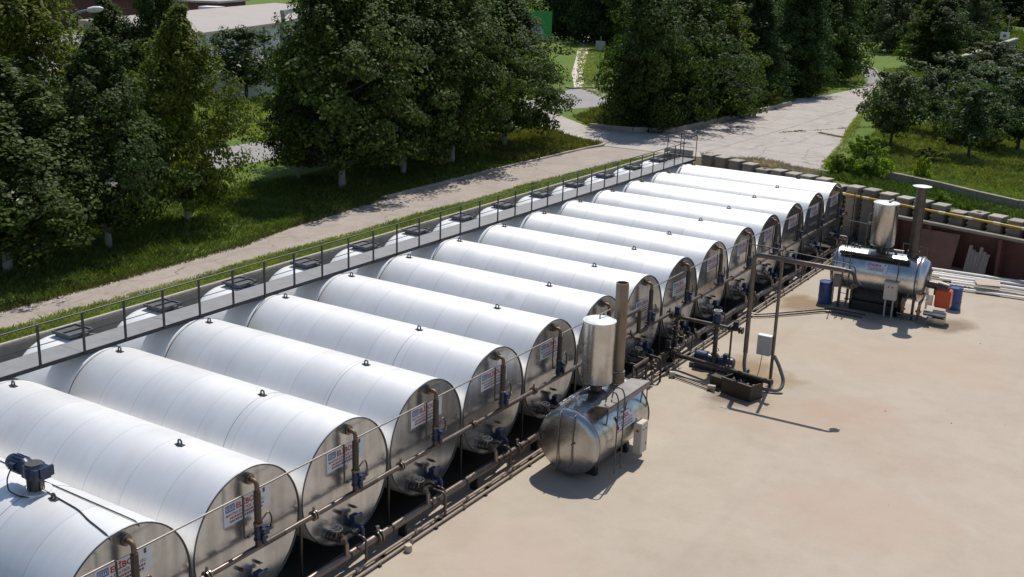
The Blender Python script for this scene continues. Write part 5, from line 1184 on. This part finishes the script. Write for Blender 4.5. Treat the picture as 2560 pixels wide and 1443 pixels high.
for k in range(12):
    b = MB(); b.box(A+d*(1.2+k*5.1)-n_*.06+Vector((0, 0, 1.5)), (.28, .12, 3.0), rl); b.build('pilaster', M['grey_post'], t, smooth=0)
t = thing('maroon_building', 'distant low maroon walled block behind the pale roof', 'building', (-118, 90, 2.9))
b = MB(); b.box((-118, 92, 4.9), (10, 40, 4), rl); b.build('wall', M['maroon'], t, smooth=0)
b = MB(); b.box((-118, 92, 7.0), (11, 41, .25), rl); b.build('roof', M['roof_pale'], t, smooth=0)
t = thing('portal_frame', 'grey concrete portal frame standing before the long building', 'frame', (-73.2, 82.4, 2.9))
for q in (0, 1):
    b = MB(); b.box(Vector((-72.6, 81.2, 2.9+2.1))+Vector((-4.4, 7.4, 0))*q, (.36, .36, 4.2), rl); b.build('post', M['grey_post'], t, smooth=0)
b = MB(); b.box(Vector((-74.8, 84.9, 7.25)), (9.6, .4, .45), Matrix.Rotation(math.atan2(7.4, -4.4), 3, 'Z')); b.build('beam', M['grey_post'], t, smooth=0)
t = thing('yard_wall', 'low white yard wall seen below the small round tree', 'wall', (-48, 50, 2.9))
b = MB()
for k in range(8): b.box((-47.0-k*.02, 36.0+k*3.0, 3.85), (.2, 2.96, 1.9))
b.build('panel', M['white'], t, smooth=0); b = MB(); b.box((-47.1, 46.5, 4.86), (.3, 24, .12)); b.build('coping', M['coping'], t, smooth=0)
t = thing('house', 'small white house with terracotta roof glimpsed through the left trees', 'house', (-62, 36, 2.9))
b = MB(); b.box((-62, 36, 4.4), (8, 10, 3)); b.build('wall', M['white'], t, smooth=0)
b = MB(); b.prism([(-5.6, 3.0), (0, 5.0), (5.6, 3.0)], (-57.6, 36, 2.9), (0, 1, 0), (0, 0, 1), (-1, 0, 0), 8.8); b.build('roof', M['roof_tile'], t, smooth=0)
for yy in (33, 36, 39):
    b = MB(); b.box((-57.98, yy, 4.5), (.08, 1.1, 1.2)); f_ = b.build('window', M['grey_post'], t, smooth=0); b = MB(); b.box((-57.95, yy, 4.5), (.08, .9, 1.0)); b.build('pane', M['glass'], f_, smooth=0)
t = thing('shed', 'plain pale shed with flat roof beside the street lamp, behind trees', 'shed', (-46, 24, 2.9))
b = MB(); b.box((-50, 27, 4.1), (5, 6, 2.4)); b.build('wall', M['white'], t, smooth=0); b = MB(); b.box((-50, 27, 5.38), (5.6, 6.6, .16)); b.build('roof', M['roof_pale'], t, smooth=0)
b = MB(); b.box((-47.48, 27, 4.0), (.06, 1.0, 2.0)); b.build('door', M['grey_post'], t, smooth=0)
t = thing('street_lamp', 'tall grey street lamp with curved white head among the left trees', 'street lamp', (-27.5, 21.0, 2.9))
b = MB(); lx, ly = -27.6, 20.4
b.tube([(lx, ly, 2.7), (lx, ly, 10.0)], .09, 12, taper=.06); b.build('pole', M['lamp_grey'], t)
b = MB(); b.tube([(lx, ly, 9.95), (lx, ly, 10.4), (lx+.25, ly+.2, 10.68), (lx+.7, ly+.5, 10.8)], .055, 10, .25); b.build('arm', M['lamp_grey'], t)
b = MB(); dd = Vector((.8, .6, .12)).normalized(); b.lathe(Vector((lx+.62, ly+.44, 10.79)), dd, [(0, .04), (.05, .1), (.3, .14), (.55, .12), (.68, .05), (.7, 0)], 16); b.build('lamp_head', M['lamp_white'], t)
t = thing('billboard', 'green billboard with pale blue picture at the edge of the lawn', 'billboard', (-59.5, 114.5, 2.9))
bo = Vector((-60.2, 114.2, 2.9)); bd = Vector((.86, .5, 0)).normalized(); bn = Vector((.5, -.86, 0)).normalized()
for q in (-1.3, 1.3):
    b = MB(); b.cyl(bo+bd*q, bo+bd*q+Vector((0, 0, 4.4)), .07, n=10); b.build('post', M['grey_post'], t)
b = MB(); b.prism([(-1.8, 1.3), (1.9, 1.3), (1.9, 4.5), (-1.8, 4.5)], bo, bd, (0, 0, 1), bn, .1); b.build('board', M['green_board'], t, smooth=0)
b = MB(); b.prism([(-1.6, 1.5), (1.0, 1.5), (.7, 2.4), (0, 3.0), (-.6, 3.3), (-1.6, 3.5)], bo+bn*.1, bd, (0, 0, 1), bn, .01); b.build('picture', M['pale_blue'], t, smooth=0)
t = thing('sign_board', 'small dark grey notice board on a thin post at the lawn edge', 'sign', (-34.6, 83.2, 2.9))
b = MB(); b.cyl((-34.6, 83.2, 2.8), (-34.6, 83.2, 6.9), .045, n=10); b.build('post', M['green_board'], t)
b = MB(); b.box((-34.6, 83.15, 6.1), (.9, .08, .8), Matrix.Rotation(.5, 3, 'Z')); b.build('board', M['grey_post'], t, smooth=0, bevel=.01)
t = thing('ramp_wall', 'grey brick ramp side wall with pale top edge at the right', 'wall', (-12, 140, 2.9))
b = MB(); b.prism([(0, -.2), (34, -.2), (34, 2.2), (0, 1.3)], (-11.6, 128.5, 2.9), Vector((.02, 1, 0)).normalized(), (0, 0, 1), (1, 0, 0), .4); b.build('side', M['wall_conc'], t, smooth=0)
b = MB(); b.prism([(0, 1.3), (34, 2.2), (34, 2.4), (0, 1.5)], (-11.7, 128.4, 2.9), Vector((.02, 1, 0)).normalized(), (0, 0, 1), (1, 0, 0), .6); b.build('coping', M['coping'], t, smooth=0)
b = MB(); b.prism([(0, -.2), (14, -.2), (14, 1.3), (0, 1.3)], (-11.6, 128.5, 2.9), (1, 0, 0), (0, 0, 1), (0, 1, 0), .3); b.build('front', M['wall_conc'], t, smooth=0)
t = thing('road_sign', 'small white roadside sign on a grey post at the far right', 'sign', (-11.6, 160, 2.9))
b = MB(); b.cyl((-11.6, 160, 2.8), (-11.6, 160, 8.6), .08, n=8); b.build('post', M['grey_post'], t)
b = MB(); b.box((-11.9, 159.85, 5.6), (1.2, .08, 1.0)); b.build('board', M['lamp_white'], t, smooth=0)
b = MB(); b.cyl((-11.9, 159.8, 5.6), (-11.9, 159.77, 5.6), .22, n=14); b.build('emblem', M['roof_tile'], t)

# tidy helper properties
for o in bpy.data.objects:
    if '_o' in o: del o['_o']
